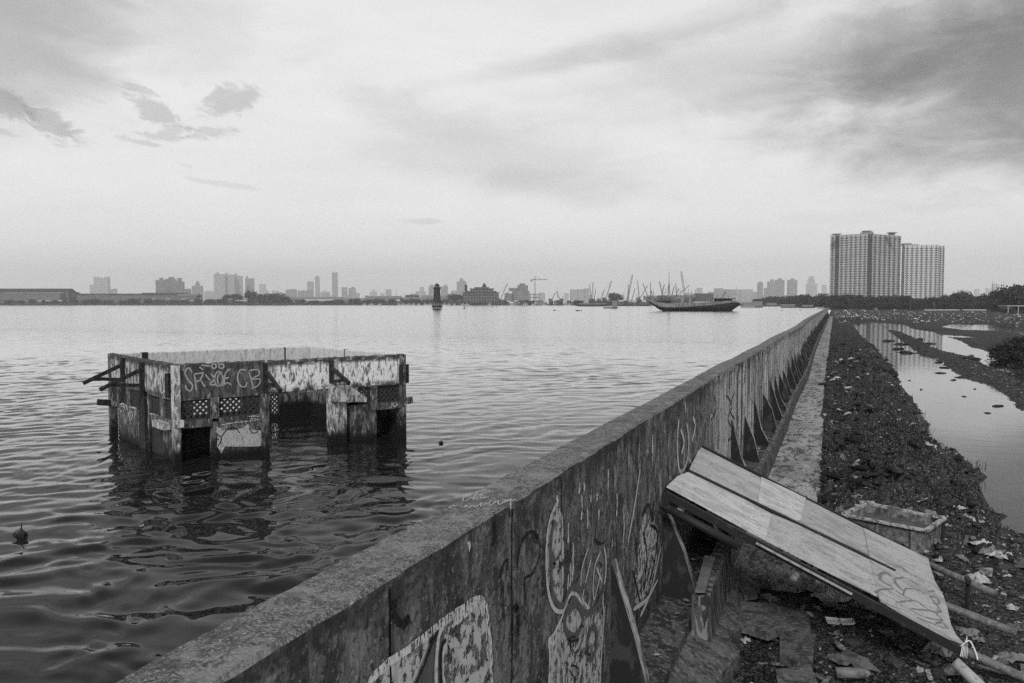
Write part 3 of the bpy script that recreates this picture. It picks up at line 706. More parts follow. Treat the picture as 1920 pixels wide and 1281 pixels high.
wallp('wall_panel', FA, S(396), S(489), BOT, ZL0 - .072, GR['r_panel'])
wallp('wall_panel', FA, S(657), S(707), BOT, ZL0, GR['r_panel'], .12, .03)
wallp('wall_panel', FA, S(616), S(649), BOT, ZB - .003, GR['r_pale'], .14, -.03, 'pale slab standing beside the wide opening')
wallp('door_jamb', FA, S(649.5), S(656), BOT, ZL0 - .03, GR['r_panel'], .10, .20)
wallp('door_jamb', FA, S(398), S(404), BOT, ZS0, GR['r_panel'], .16, -.02)
# broken stair slab to the right of it
m = MB(); q = [(617, 723), (648, 722), (681, 744), (681, 753), (649, 752), (618, 752)]
pp = [FA.hit(*p) for p in q]; m.prism([FA.pt(a, z, -.17) for a, z in pp], FA.N3 * .135)
m.build('stair_slab', GR['r_pale'], ruin)['label'] = 'broken sloping slab of pale concrete'
# left face
SL = FL.S
zx = {}
wallp('parapet', FL, .02, LAC, ZB, ZT - .004, GR['r_left'], label='mottled grey parapet above the timber brackets')
wallp('lintel', FL, .15, SL(278), ZL1, ZB - .002, GR['r_grey'])
wallp('lintel', FL, SL(270), LAC - .02, ZL1 + .01, ZB - .002, GR['r_grey'])
for a, b in ((307, 318), (280, 300), (241, 258), (224, 238), (209, 220)): lattice(FL, SL(b), SL(a), ZL0, ZL1)
def mull(x, w=3.2, z0=ZL0, m_=None): wallp('mullion', FL, SL(x + w / 2), SL(x - w / 2), z0, ZB - .004, m_ or GR['r_grey'], .15, -.015)
mull(303.5, 6); mull(278.5, 3, BOT); mull(239.5, 2.8); mull(221.5, 3); mull(206, 5, BOT)
wallp('pillar', FL, SL(270), SL(259.5), BOT, ZB - .004, GR['r_dark'], .20, .0, 'black pillar in the left wall')
wallp('wall_panel', FL, SL(259.5) + .002, SL(222), BOT, ZL0, GR['r_panel'])
wallp('sill_beam', FL, SL(222) + .002, LAC, ZS0 + .05, ZL0, GR['r_grey'])
wallp('pillar', FL, LAC - .16, LAC - .003, BOT, ZT - .02, GR['r_grey'], .17, -.02)
zq = FL.hit(291, 792)[1]
wallp('wall_panel', FL, SL(303), SL(280), zq, ZL0 - .001, GR['r_panel'])
wallp('wall_panel', FL, .17, SL(303) - .002, BOT, ZL0 - .001, GR['r_panel'])
lattice(FL, SL(302), SL(280.5), SEA - .05, zq - .003)
m = MB(); a, z = FL.hit(308, 796); m.hexa([FL.pt(a - .42, z - .06, -.16), FL.pt(a + .3, z - .06, -.16), FL.pt(a + .3, z - .06, .0), FL.pt(a - .42, z - .06, .0), FL.pt(a - .42, z + .07, -.16), FL.pt(a + .3, z + .07, -.16), FL.pt(a + .3, z + .07, .0), FL.pt(a - .42, z + .07, .0)])
m.build('ledge_stub', GR['r_pale'], ruin)
m = MB(); a, z = FA.hit(333, 794); m.box(tuple(FA.pt(a, z, -.06)), (.17, .17, .15), math.atan2(uAB[1], uAB[0])); m.build('ledge_stub', GR['r_pale'], ruin)
m = MB(); p = at_depth(766, 754, float(np.dot(PB, HF))); m.bar(FB.pt(.05, p[2], .02), FB.pt(.05, p[2] + .03, -.26), .12, .15); m.build('beam_stub', GR['r_grey'], ruin)
m = MB(); m.bar(FL.pt(LAC - .1, ZS0 + .1, .0), FL.pt(LAC - .1, ZS0 + .14, -.3), .15, .15); m.build('beam_stub', GR['r_dark'], ruin)
# far walls, seen from inside
LC = FC.L; SC = FC.S
wallp('parapet', FC, .16, LC, ZB - .02, ZT - .008, GR['r_inner'], .12, label='inner face of the far left parapet')
wallp('parapet', FB, .16, LAC - .15, ZB - .02, ZT - .010, GR['r_inner'], .12, label='inner face of the far right parapet')
def darkgap(face, a): wallp('crack', face, a - .02, a + .02, ZB, ZT - .012, GR['r_dark'], .126, .0)
darkgap(FC, SC(531, 662)); darkgap(FB, FB.S(653, 662)); wallp('crack', FC, SC(268, 665) - .06, SC(275, 665), ZB, ZT - .011, GR['r_dark'], .135, -.004)
ZG1, ZG0 = FC.hit(512, 738)[1], FC.hit(512, 777)[1]; s503, s521 = SC(503, 755), SC(521, 755)
gaps = [(SC(360, 765), SC(396, 765), ZG0 - .05, ZG1), (SC(408, 765), SC(452, 765), ZG0 - .05, ZG1), (s503, s521, ZG0, ZG1)]
cur = .2
for g0, g1, z0, z1 in gaps:
    wallp('wall_panel', FC, cur, g0, BOT, ZB - .022, GR['r_back']); wallp('wall_panel', FC, g0 + .001, g1 - .001, BOT, z0, GR['r_back']); wallp('wall_panel', FC, g0 + .001, g1 - .001, z1, ZB - .023, GR['r_back']); cur = g1
wallp('wall_panel', FC, cur, LC - .02, BOT, ZB - .022, GR['r_back'])
lattice(FC, s503, s521, ZG0, ZG1)
wallp('wall_panel', FB, .2, LAC - .02, BOT, ZB - .022, GR['r_back'])
# ceilings over the two corner rooms
def ceiling(s0, s1, d1):
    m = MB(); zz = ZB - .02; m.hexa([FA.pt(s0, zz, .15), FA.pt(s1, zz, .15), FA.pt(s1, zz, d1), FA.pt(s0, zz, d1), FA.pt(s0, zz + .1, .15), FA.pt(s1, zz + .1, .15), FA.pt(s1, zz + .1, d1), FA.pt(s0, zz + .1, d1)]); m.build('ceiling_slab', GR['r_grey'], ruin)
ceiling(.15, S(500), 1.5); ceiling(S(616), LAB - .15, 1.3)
def inner_wall(P, Q, z0=BOT, z1=None):
    m = MB(); m.bar(np.append(P, (z0 + (z1 or ZB)) / 2), np.append(Q, (z0 + (z1 or ZB)) / 2), .1, (z1 or ZB) - z0); m.build('inner_wall', GR['r_dark'], ruin)
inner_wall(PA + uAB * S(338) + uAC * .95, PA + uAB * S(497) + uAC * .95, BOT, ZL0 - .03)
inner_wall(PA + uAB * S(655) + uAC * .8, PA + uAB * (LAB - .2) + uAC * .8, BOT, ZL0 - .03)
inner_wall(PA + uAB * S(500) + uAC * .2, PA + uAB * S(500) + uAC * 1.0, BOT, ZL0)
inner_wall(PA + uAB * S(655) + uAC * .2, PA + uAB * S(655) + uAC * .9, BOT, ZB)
# timber brackets
def bracket(face, x_post, yt, yb, tip, arm_y, mat=GR['r_dark'], w=.085):
    a, zt = face.hit(x_post, yt); _, zb = face.hit(x_post, yb); _, za = face.hit(x_post, arm_y)
    # tip lies in the vertical plane through the post, square to the face
    u3 = np.array([face.u[0], face.u[1], 0.0]); p0 = face.pt(a, 0)
    t = hit_plane(tip[0], tip[1], p0, u3); out_ = float(np.dot(t[:2] - p0[:2], -face.n))
    out_ = max(.5, min(out_, 1.15))
    m = MB(); m.bar(face.pt(a, zb, -.045), face.pt(a, zt, -.045), w, w, up=(face.n[0], face.n[1], 0))
    m.bar(face.pt(a, zt - .18, -.08), face.pt(a, t[2], -out_), w * .7, w)
    f_ = .72; m.bar(face.pt(a, za, -.08), face.pt(a, zt - .18 + (t[2] - zt + .18) * f_ - .02, -out_ * f_), w * .7, w * .9)
    m.build('timber_bracket', mat, ruin)
bracket(FL, 232.5, 671, 716, (156, 719), 711); bracket(FL, 269, 679, 737, (187, 731), 722)
bracket(FA, 496, 681, 735, (526, 733), 720); bracket(FA, 619.5, 676, 718, (655, 719), 716)
m = MB(); a, z1 = FL.hit(202, 680); m.bar(FL.pt(LAC + .05, z1, .1), FL.pt(LAC + .05, z1 - .45, .1), .09, .09); m.build('timber_post', GR['r_dark'], ruin)
m = MB(); a, z1 = FL.hit(318, 700); _, z0 = FL.hit(318, 745); m.bar(FL.pt(a, z1, -.03), FL.pt(a, z0, -.03), .10, .10); m.build('timber_post', GR['r_dark'], ruin)
m = MB(); p = at_depth(765, 684, float(np.dot(PB, HF))); q = at_depth(765, 719, float(np.dot(PB, HF))); m.bar(FB.pt(.1, p[2], -.10), FB.pt(.1, q[2], -.10), .16, .12); m.build('timber_post', GR['r_dark'], ruin)
m = MB(); m.bar(FA.pt(LAB - .11, p[2], -.04), FA.pt(LAB - .11, q[2], -.04), .08, .05, up=(FA.n[0], FA.n[1], 0)); m.build('timber_post', GR['r_dark'], ruin)
# graffiti
def ZR(pts): return [(140 + x * .34375, 630 + y * .34375) for x, y in pts]
def face_strokes(name, face, mat, sts, width, off=-.035, label=None):
    m = MB()
    for st in sts:
        P = [face.hit(*p) for p in ZR(st)]; ribbon(m, [face.pt(a, z, off) for a, z in P], width, face.N3 * -.001)
    o = m.build(name, mat, ruin)
    if label: o['label'] = label
def ell(cx, cy, rx, ry, a0=0, a1=360, n=12): return [(cx + rx * math.cos(math.radians(a0 + (a1 - a0) * i / n)), cy + ry * math.sin(math.radians(a0 + (a1 - a0) * i / n))) for i in range(n + 1)]
PT = paint('tag_paint', .33, .30, .36)
face_strokes('painted_tag', FA, PT, [[(640, 200), (622, 174), (602, 200), (618, 240), (642, 268), (632, 300), (610, 290), (604, 268)], [(652, 205), (664, 300)], [(652, 208), (705, 200)], [(660, 250), (692, 240)],
    [(702, 205), (688, 240), (712, 278)], [(712, 210), (737, 242)], [(742, 205), (762, 235), (737, 262), (772, 268)], ell(785, 235, 22, 40), ell(795, 238, 16, 34), [(850, 180), (822, 205), (815, 268)], [(815, 235), (842, 226)], [(808, 272), (835, 255), (852, 268)],
    [(932, 188), (902, 186), (888, 228), (902, 270), (930, 276), (940, 250)], [(950, 195), (976, 288)], [(950, 190), (998, 184), (1004, 212), (962, 236), (1010, 236), (1002, 268), (965, 288)],
    [(690, 160), (740, 165)], ell(760, 165, 12, 12), ell(800, 165, 14, 12), [(680, 170), (700, 185)]], .030, .0 - .004, 'looping pale spray tag across the dark parapet')
m = MB(); poly = ZR([(760, 485), (800, 510), (860, 516), (920, 500), (945, 478), (962, 510), (1000, 516), (1045, 515), (1045, 592), (1000, 602), (900, 604), (820, 602), (800, 640), (775, 600), (780, 545)])
P = [FA.hit(*p) for p in poly]; m.add([FA.pt(a, z, -.008) for a, z in P], [tuple(range(len(P)))]); o = m.build('painted_patch', paint('panel_paint', .36, .36, .44), ruin); bm_fix(o); o['label'] = 'pale painted shape on the lower front panel'
face_strokes('painted_tag', FA, PK, [[(800, 550), (830, 510), (870, 500), (900, 530)], [(950, 500), (970, 530), (1000, 520)], [(780, 600), (800, 560), (770, 530)], ell(780, 590, 12, 26, 90, 300)], .022, -.012)
face_strokes('painted_tag', FA, PW, [[(795, 485), (870, 472), (960, 462), (1000, 455)], [(940, 440), (980, 436), (1000, 440)], [(950, 452), (1005, 448)], [(780, 510), (830, 490)]], .016, -.036)
def ZL(pts): return pts
_ZR = ZR
def ZR(pts): return [(150 + x * .1874, 640 + y * .1874) for x, y in pts]
face_strokes('painted_tag', FL, PW, [[(392, 700), (398, 640), (430, 625), (470, 650), (480, 700)], [(405, 720), (420, 690), (440, 700), (445, 740)], [(490, 730), (510, 700), (530, 740), (515, 790)], [(400, 640), (440, 655), (460, 690)], [(480, 690), (515, 830)], [(495, 655), (570, 670)]], .03, -.006)
face_strokes('painted_tag', FL, PW, [[(700, 800), (695, 740), (720, 725), (790, 745)], [(820, 520), (850, 505), (870, 540), (850, 570)]], .025, -.006)
face_strokes('painted_tag', FA, PW, [ell(7675 / 5., 500, 1, 1)], .001) if False else None
# small white mark on the right sill
m = MB(); a, z = FA.hit(739, 758); ribbon(m, [FA.pt(a + .06 * math.cos(t), z + .05 * math.sin(t), -.042) for t in np.linspace(2.6, 7.2, 9)], .03, FA.N3 * -.001); m.build('painted_mark', PW, ruin)

# driftwood and floating bits
def lump(center, size, seed, mat, name, label, cat, group=None, flat=1.0, sub=2):
    import bmesh
    b = bmesh.new(); bmesh.ops.create_icosphere(b, subdivisions=sub, radius=1.0)
    r = random.Random(seed)
    ph = [(r.uniform(1, 4), r.uniform(1, 4), r.uniform(1, 4), r.uniform(0, 6)) for _ in range(5)]
    for v in b.verts:
        k = 1 + sum(.13 * math.sin(a * v.co.x * 1.7 + c * v.co.y * 1.7 + d * v.co.z * 1.7 + e) for a, c, d, e in ph) + r.uniform(-.08, .08)
        v.co = Vector((v.co.x * size[0] * k, v.co.y * size[1] * k, v.co.z * size[2] * k * flat))
    me = bpy.data.meshes.new(name); b.to_mesh(me); b.free(); me.materials.append(mat)
    o = bpy.data.objects.new(name, me); COL.objects.link(o); o.location = [float(c) for c in center]; o.rotation_euler.z = r.uniform(0, 6)
    return tag(o, label, cat, group)
GR['wet'] = layered('wet_dark_wood', .008, rough=.4)
p = hit_z(38, 1004, SEA); 
import bmesh
drift = thing('driftwood', 'jagged black stump poking out of the water on the left', 'driftwood', (p[0], p[1], SEA))
m = MB(); rr = random.Random(4); base = [(-.13, -.05), (0, -.08), (.14, -.04), (.12, .06), (-.02, .09), (-.14, .05)]
V = [(p[0] + a, p[1] + b, SEA - .15) for a, b in base] + [(p[0] + a * .95, p[1] + b * .9, SEA + .06 + rr.uniform(0, .04)) for a, b in base] + [(p[0] - .08, p[1], SEA + .12), (p[0] + .02, p[1], SEA + .19), (p[0] + .06, p[1] - .01, SEA + .14), (p[0] + .02, p[1] + .02, SEA + .25)]
m.add(V, [(i, (i + 1) % 6, 6 + (i + 1) % 6, 6 + i) for i in range(6)] + [(6, 7, 12), (7, 13, 12), (7, 8, 14), (7, 14, 13), (8, 9, 14), (9, 10, 13), (9, 13, 14), (10, 11, 12), (10, 12, 13), (11, 6, 12)])
m.tube((p[0] + .02, p[1], SEA + .12), (p[0] + .035, p[1] + .01, SEA + .30), .02, .008, 5); m.v = [(p[0] + (v[0] - p[0]) * .8, p[1] + (v[1] - p[1]) * .8, SEA + (v[2] - SEA) * .55) for v in m.v]; m.build('stump', GR['wet'], drift)
p = hit_z(827, 831, SEA); lump((p[0], p[1], SEA + .02), (.09, .05, .035), 3, GR['wet'], 'floating_debris', 'small dark lump floating right of the flooded building', 'debris')
for i, (x, y, w, lb) in enumerate(((1500, 582.5, .7, 'dark lump afloat nearest the far end of the wall'), (1467, 583, .6, 'pale lump afloat off the moored boats'), (1419, 600, .15, 'tiny dark dot afloat off the moored boats'), (1083, 583.3, 1.2, 'low dark rock awash before the barge'), (1090, 583.2, .8, 'rounded dark rock awash before the barge'), (1040, 582.6, .7, 'tiny dark rock awash left of the rowing boat'), (923, 576.4, 1.2, 'first dark speck awash below the terraced hotel'), (932, 576.4, 1.2, 'second dark speck awash below the terraced hotel'))):
    p = hit_z(x, y, SEA); lump((p[0], p[1], SEA + .1), (w, w * .5, w * .35), 20 + i, GR['wet'] if i != 1 else GR['litter'], 'floating_debris', lb, 'debris', sub=1)
# ------------------------------------------------------------------ the low ground on the right
PZ = -.25
P1 = [(1593,604),(1600,613),(1608,626),(1626,648),(1650,666),(1653,682),(1677,698),(1682,711),(1685,732),(1703,751),(1719,775),(1732,799),(1738,825),(1748,847),(1772,860),(1799,878),(1836,899),(1826,912),(1817,924),(1840,940),(1858,946),(1870,962),(1889,974),(1878,985),(1867,996),(1880,1008),(1896,1018),(1920,1027),(2300,1120),(2300,900),(2100,880),(1918,767),(1886,740),(1852,719),(1812,711),(1785,693),(1759,674),(1727,663),(1706,648),(1671,624),(1655,610),(1640,603)]
P2 = [(1645,604),(1671,620),(1693,626),(1727,642),(1767,659),(1812,669),(1836,672),(1838,681),(1865,695),(1918,719),(2100,790),(2300,860),(2300,800),(2100,745),(1918,693),(1865,672),(1857,659),(1828,653),(1796,637),(1767,629),(1748,622),(1711,617),(1695,608)]
P3 = [(1764,613),(1788,608),(1850,608.5),(1920,610),(2050,612),(2200,616),(2200,650),(2050,642),(1930,631),(1902,625),(1878,622),(1845,620.5),(1812,620)]
P4 = [(1762,627),(1800,629),(1830,632),(1822,634.5),(1795,634),(1770,631)]
POLYS = [np.array([hit_z(x, y, PZ)[:2] for x, y in P]) for P in (P1, P2, P3, P4)]
def sdf(x, y):
    best = np.full(x.shape, 1e9); inside = np.zeros(x.shape, bool)
    for P in POLYS:
        ins = np.zeros(x.shape, bool)
        for i in range(len(P)):
            a, b = P[i], P[(i + 1) % len(P)]; e = b - a
            t = np.clip(((x - a[0]) * e[0] + (y - a[1]) * e[1]) / (e @ e), 0, 1)
            d = np.hypot(x - a[0] - t * e[0], y - a[1] - t * e[1]); best = np.minimum(best, d)
            c = ((a[1] > y) != (b[1] > y)) & (x < (b[0] - a[0]) * (y - a[1]) / (b[1] - a[1] + 1e-12) + a[0]); ins ^= c
        inside |= ins
    return np.where(inside, -best, best)
def ground(x, y):
    r = np.hypot(x, y)
    wob = fbm(x * 1.1, y * 1.1, 4, 101) * .34 + fbm(x * 4, y * 4, 4, 105) * .20
    d = sdf(x, y) + wob * np.clip(r / 14, .5, 1.3)
    low = np.clip((x - (.078 * y + 1.3)) / .8, 0, 1) * np.clip((y - 13) / 5, 0, 1)
    h = np.where(d > 0, (.42 - .25 * low) * (1 - np.exp(-np.maximum(d, 0) / (.45 + .004 * r))), -.35 * (1 - np.exp(np.minimum(d, 0) / .6)))
    mound = .48 * np.exp(-((x - 1.0 - .018 * y) / (.75 + .012 * y)) ** 2) * np.clip((y - 13) / 6, 0, 1)
    hv = .6 + 2.0 * np.clip((y - 13) / 5, 0, 1)
    cl = (fbm(x * 1.6, y * 1.6, 3, 111) * .14 + np.abs(fbm(x * 4.2, y * 4.2, 4, 117)) * .15 + fbm(x * 13, y * 13, 3, 121) * .05) * hv
    rug = np.clip(d / .35, 0, 1) * (.30 + .70 * np.clip((y - 11) / 6, 0, 1)) * np.where(x < -.2, .25, 1) * np.clip(1.15 - (r - 60) / 120, .35, 1)
    z = PZ + h + mound * np.clip(d / .6, 0, 1) + cl * rug * (1 - .62 * low)
    z = np.where(x < -.3, np.minimum(z, .262), z)
    # shallow dug pit of black rubble under the ramp
    z -= .20 * np.exp(-(((x + .15) / .75) ** 2 + ((y - 8.6) / 1.1) ** 2)) * (1 + .6 * fbm(x * 3, y * 3, 3, 131))
    return np.where(y > 240, np.maximum(z, -.1), z)
ry = np.concatenate([np.exp(np.arange(math.log(5.0), math.log(150), .0042)), np.exp(np.arange(math.log(150), math.log(9600), .02))]) - 3
ru = np.concatenate([np.linspace(0, .27, 420), np.linspace(.274, .7, 60), np.linspace(.75, 2.5, 8)])
YY, UU = np.meshgrid(ry, ru, indexing='ij'); XX = -1.44 + UU * (YY + 3)
ZZ = ground(XX, YY); nr, nc = YY.shape
XX = np.minimum(XX, 9500); YY = np.minimum(YY, 9500); V = np.stack([XX, YY, ZZ], -1).reshape(-1, 3); idx = np.arange(nr * nc).reshape(nr, nc)
Fq = np.stack([idx[:-1, :-1], idx[:-1, 1:], idx[1:, 1:], idx[1:, :-1]], -1).reshape(-1, 4)
o = mesh_obj('ground', V, Fq, GR['soil'], smooth=False); tag(o, kind='structure')
o.data.materials.append(GR['land'])
cy = (YY[:-1, :-1] * 0 + YY[:-1, :-1]).reshape(-1); o.data.polygons.foreach_set('material_index', (cy > 140).astype(np.int32)); o.data.polygons.foreach_set('use_smooth', (cy > 60))
# pond sheet
m = MB(); m.add([(-1.0, 8, PZ), (60, 8, PZ), (170, 262, PZ), (-1.0, 262, PZ)], [(0, 1, 2, 3)]); o = m.build('pond_water', GR['pond']); tag(o, kind='structure')

# path
pm = MB(); ps = [y for y in np.concatenate([np.arange(11.6, 60, .3), np.arange(60, 262, 2)])]
rj = fbm(np.array(ps) * 1.1, np.array(ps) * 0, 4, 141) * .09; rj[0] -= .2
for i in range(len(ps) - 1):
    ya, yb = ps[i], ps[i + 1]; xa, xb = float(kx(ya)) + .12, float(kx(yb)) + .12
    ra, rb = -.34 + float(rj[i]) + (.12 if ya < 29 else 0) + .5 * (float(face_x(ya)) + 1.85) * (ya > 60), -.34 + float(rj[i + 1]) + (.12 if yb < 29 else 0) + .5 * (float(face_x(yb)) + 1.85) * (yb > 60)
    pm.hexa([(xa, ya, .0), (ra, ya, .0), (rb, yb, .0), (xb, yb, .0), (xa, ya, .305), (ra, ya, .30), (rb, yb, .30), (xb, yb, .305)])
o = pm.build('path', GR['path']); tag(o, kind='structure')
# broken mortar apron left of the rubble, near the camera
GR['apron'] = layered('broken_mortar', .06, [((3, 3, 3), 8, .45, .56, .10, .9), ((7, 7, 7), 8, .50, .56, .02, .7), ((18, 18, 18), 5, .54, .6, .15, .7)], bump=[((20, 20, 20), .015)], fine=(50, .3))
m = MB()
for i in range(24):
    ya, yb = 4.0 + i * .32, 4.32 + i * .32
    ja, jb = [.06 * math.sin(t * 5.1) + .05 * math.sin(t * 11.7 + 1) for t in (ya, yb)]
    m.hexa([(-1.45, ya, 0), (-.98 + ja, ya, 0), (-.98 + jb, yb, 0), (-1.45, yb, 0), (-1.45, ya, .48), (-.98 + ja, ya, .285), (-.98 + jb, yb, .285), (-1.45, yb, .48)])
o = m.build('mortar_apron', GR['apron']); tag(o, 'sloping grey mortar apron at the foot of the sea wall', 'apron')
GR['slab'] = layered('slab_concrete', .095, [((4, 4, 4), 8, .45, .56, .045, .9), ((9, 9, 9), 8, .52, .58, .018, .7), ((16, 16, 16), 5, .54, .6, .18, .6)], bump=[((20, 20, 20), .01)], fine=(60, .3))
def slab(pts, z, th, label, mat=None):
    P = [hit_z(x, y, z) for x, y in pts]; c = np.mean(P, 0); m = MB(); m.prism([(p[0], p[1], z - th) for p in P], (0, 0, th)); o = m.build('concrete_slab', mat or GR['slab']); bm_fix(o)
    return tag(o, label, 'slab')
slab([(1379, 1127), (1448, 1131), (1478, 1140), (1512, 1146), (1520, 1180), (1496, 1192), (1463, 1180), (1440, 1188), (1381, 1170)], .31, .09, 'large cracked concrete slab lying under the ramp')
slab([(1386, 1098), (1412, 1100), (1420, 1116), (1396, 1120)], .34, .05, 'small square concrete tile beside the cracked slab')
slab([(1462, 1185), (1530, 1190), (1524, 1230), (1495, 1240), (1462, 1222)], .26, .12, 'dark concrete block sunk in the black rubble', GR['apron'])
slab([(1455, 1255), (1520, 1245), (1540, 1300), (1460, 1310)], .20, .05, 'flat slab at the bottom edge of the rubble heap')
slab([(1836, 1064), (1862, 1065), (1860, 1075), (1835, 1074)], .27, .05, 'pale brick shaped block right of the mortar trough', GR['path'])

# ------------------------------------------------------------------ plywood ramp
RS = -.444; RZ = 2.0
rn = np.array([-RS, 0, 1.0]); rn /= np.linalg.norm(rn); RP = np.array([-1.87, 0, RZ])
def rpt(px, py, off=0.0): return hit_plane(px, py, RP, rn) + rn * off
ramp = thing('plywood_ramp', 'wide sloping ramp of pale plywood sheets leaning on the sea wall', 'ramp', (0, 10.5, .3))
a_, b_ = rpt(1250, 908), rpt(1805, 1208); c_, d_ = rpt(1313, 838), rpt(1740, 1048)
def sheet(pts, off, mi, th=.012, label=None):
    P = [rpt(x, y, off) for x, y in pts]; m = MB(); m.prism(P, -rn * th); o = m.build('plywood_sheet', PLY[mi], ramp); bm_fix(o)
    if label: o['label'] = label
    return o
# far row
sheet([(1313, 838), (1291, 883), (1422, 942), (1427, 896)], .0, 0)
sheet([(1427, 895), (1421, 943), (1500, 978), (1511, 934)], .008, 1)
sheet([(1510, 935), (1498, 976), (1516, 986), (1631, 1041), (1620, 991)], .0, 2)
# near row
sheet([(1290, 885), (1270, 893), (1250, 912), (1437, 1013), (1448, 964), (1360, 917)], .0, 1)
sheet([(1447, 964), (1436, 1014), (1560, 1077), (1652, 1122), (1634, 1046), (1560, 1012)], .006, 0)
# last broad sheet with its curved torn end
sheet([(1619, 991), (1740, 1048), (1743, 1062), (1752, 1090), (1768, 1118), (1775, 1140), (1782, 1172), (1792, 1192), (1807, 1209), (1780, 1200), (1690, 1152), (1650, 1128), (1638, 1085), (1630, 1045)], .011, 3, label='broad curved end sheet sprayed with a grey tag')
tagm = paint('ramp_tag_paint', .15, .38, .50, (16, 16, 16)); m = MB()
def Z7(pts): return [(1380 + x * .28125, 1000 + y * .28125) for x, y in pts]
for st, w in (([(1035, 300), (1000, 268), (960, 282), (965, 322), (1040, 362)], .045), ([(1060, 310), (1052, 325), (1090, 372), (1112, 385)], .05), ([(1060, 308), (1130, 302), (1200, 345), (1215, 352)], .03), ([(925, 402), (960, 382), (1050, 376)], .03), ([(935, 400), (958, 450), (1010, 480), (1100, 515)], .022),
              ([(1060, 385), (1112, 420), (1182, 456)], .035), ([(1112, 420), (1130, 376), (1200, 380), (1262, 412)], .025), ([(1080, 470), (1120, 460), (1200, 460), (1280, 515), (1345, 545)], .028), ([(1165, 508), (1270, 520), (1362, 526), (1292, 430), (1338, 440), (1350, 475), (1310, 470)], .028),
              ([(1150, 510), (1240, 560), (1300, 575), (1372, 585), (1330, 542)], .025), ([(1200, 570), (1300, 605), (1402, 640), (1370, 600), (1330, 608)], .03), ([(965, 208), (1080, 222), (1150, 270), (1240, 325), (1312, 385)], .012), ([(1280, 395), (1320, 388)], .03), ([(1110, 495), (1088, 470), (1060, 465)], .02), ([(1040, 230), (1100, 232), (1130, 262)], .016)):
    ribbon(m, [rpt(*p, .0125) for p in Z7(st)], w, rn * .001)
m.build('painted_tag', tagm, ramp)['label'] = 'looping grey spray tag on the end sheet'
# dark batten between the rows and the long edge battens
def rbar(name, p, q, w, h, off, mat, **kw):
    m = MB(); m.bar(rpt(*p, off), rpt(*q, off), w, h, up=tuple(rn)); return m.build(name, mat, ramp)
rbar('batten', (1290, 884), (1677, 1072), .035, .05, .006, GR['dark_metal'])
rbar('batten', (1314, 836), (1660, 1009), .03, .05, -.005, GR['dark_metal'])
rbar('edge_strip', (1420, 1014), (1600, 1110), .02, .02, -.03, GR['bamboo'])
# side beam (steel channel) under the near edge
m = MB(); m.bar(rpt(1250, 920, -.05), rpt(1806, 1214, -.05), .05, .085, up=tuple(rn)); m.build('side_beam', GR['dark_metal'], ramp)
m = MB(); m.bar(rpt(1314, 842, -.08), rpt(1741, 1052, -.08), .05, .10, up=tuple(rn)); m.build('side_beam', GR['dark_metal'], ramp)
def along(p, s, off):   # point s metres further down the slope
    return rpt(*p, off) + np.array([1, 0, RS]) / math.hypot(1, RS) * s
dz_ = -.10
def pole(p, s0, s1, off, r=.05, mat=None, name='scaffold_pole'):
    m = MB(); m.tube(along(p, s0, off), along(p, s1, off), r, r * .95, 12); m.build(name, mat or GR['pipe'], ramp, True); return along(p, s1, off)
# three long poles under the sheets running out on to the soil
def pole_px(t0, end_px, r, z_end):
    e = hit_z(end_px[0], end_px[1], z_end); d = np.array([1, 0, RS]); s = (e[0] + 1.75)
    m = MB(); m.tube(e - d * s, e, r, r, 12); m.build('scaffold_pole', GR['pipe'], ramp, True); return e
def zcross(px, py, off):   # where the offset ramp plane is seen at a pixel
    return hit_plane(px, py, RP + rn * off, rn)
for (bx_, ex_, De, r) in (((1742, 1059), (1866, 1113), 10.0, .045), ((1782, 1139), (1906, 1187), 9.2, .047), ((1816, 1224), (1990, 1303), 8.0, .047)):
    B = zcross(*bx_, -.075); e = at_depth(ex_[0], ex_[1], De); d = (e - B) / np.linalg.norm(e - B)
    m = MB(); m.tube(B - d * .7, e, r, r, 14); m.build('scaffold_pole', GR['pipe'], ramp, True)
# short fat pole at the near corner, stakes, cross poles
p0 = rpt(1800, 1222, -.12); p1 = hit_z(1862, 1310, .22)
m = MB(); m.tube(p0, p1, .058, .062, 14); m.build('prop_pole', GR['bamboo'], ramp, True)['label'] = 'short fat pale pole lashed at the near corner'
q = at_depth(1815, 1084, 10.15); m = MB(); m.tube(q, (q[0], q[1], .05), .026, .026, 8); m.bar((q[0], q[1] - .1, q[2] - .02), (q[0], q[1] + .1, q[2] - .02), .05, .05); m.build('stake', GR['dark_metal'], ramp)
q = zcross(1804, 1235, -.12); m = MB(); m.tube(q, (q[0], q[1], 0), .022, .022, 8); m.build('stake', GR['dark_metal'], ramp)
p0 = zcross(1262, 962, -.14)
p0 = np.array([-1.66, a_[1] - .30, 1.72]); p1 = np.array([-1.66, c_[1] + .26, 1.84])
m = MB(); m.tube(p0, p1, .045, .045, 12); m.build('cross_pole', GR['bamboo'], ramp, True)
m = MB(); m.tube(rpt(1500, 1062, -.17), rpt(1560, 968, -.17), .04, .04, 10); m.build('cross_pole', GR['pipe'], ramp, True)
m = MB(); m.tube(rpt(1250, 928, -.14), rpt(1395, 1005, -.14), .05, .05, 10); m.build('cross_pole', GR['dark_metal'], ramp, True)
m = MB(); c = rpt(1808, 1209, .01)
for k in range(5):
    a = rpt(1800 + k * 2, 1206 - k * 3, .03); b = rpt(1806 + k * 3, 1222 + k, -.06); ribbon(m, [a, (np.array(a) + b) / 2 + rn * .03, b], .012, (0, -.001, 0))
ribbon(m, [c + rn * .02, c + np.array([.05, 0, .04]), c + np.array([.10, -.02, -.06]), c + np.array([.12, -.03, -.14])], .014, (0, -.001, 0))
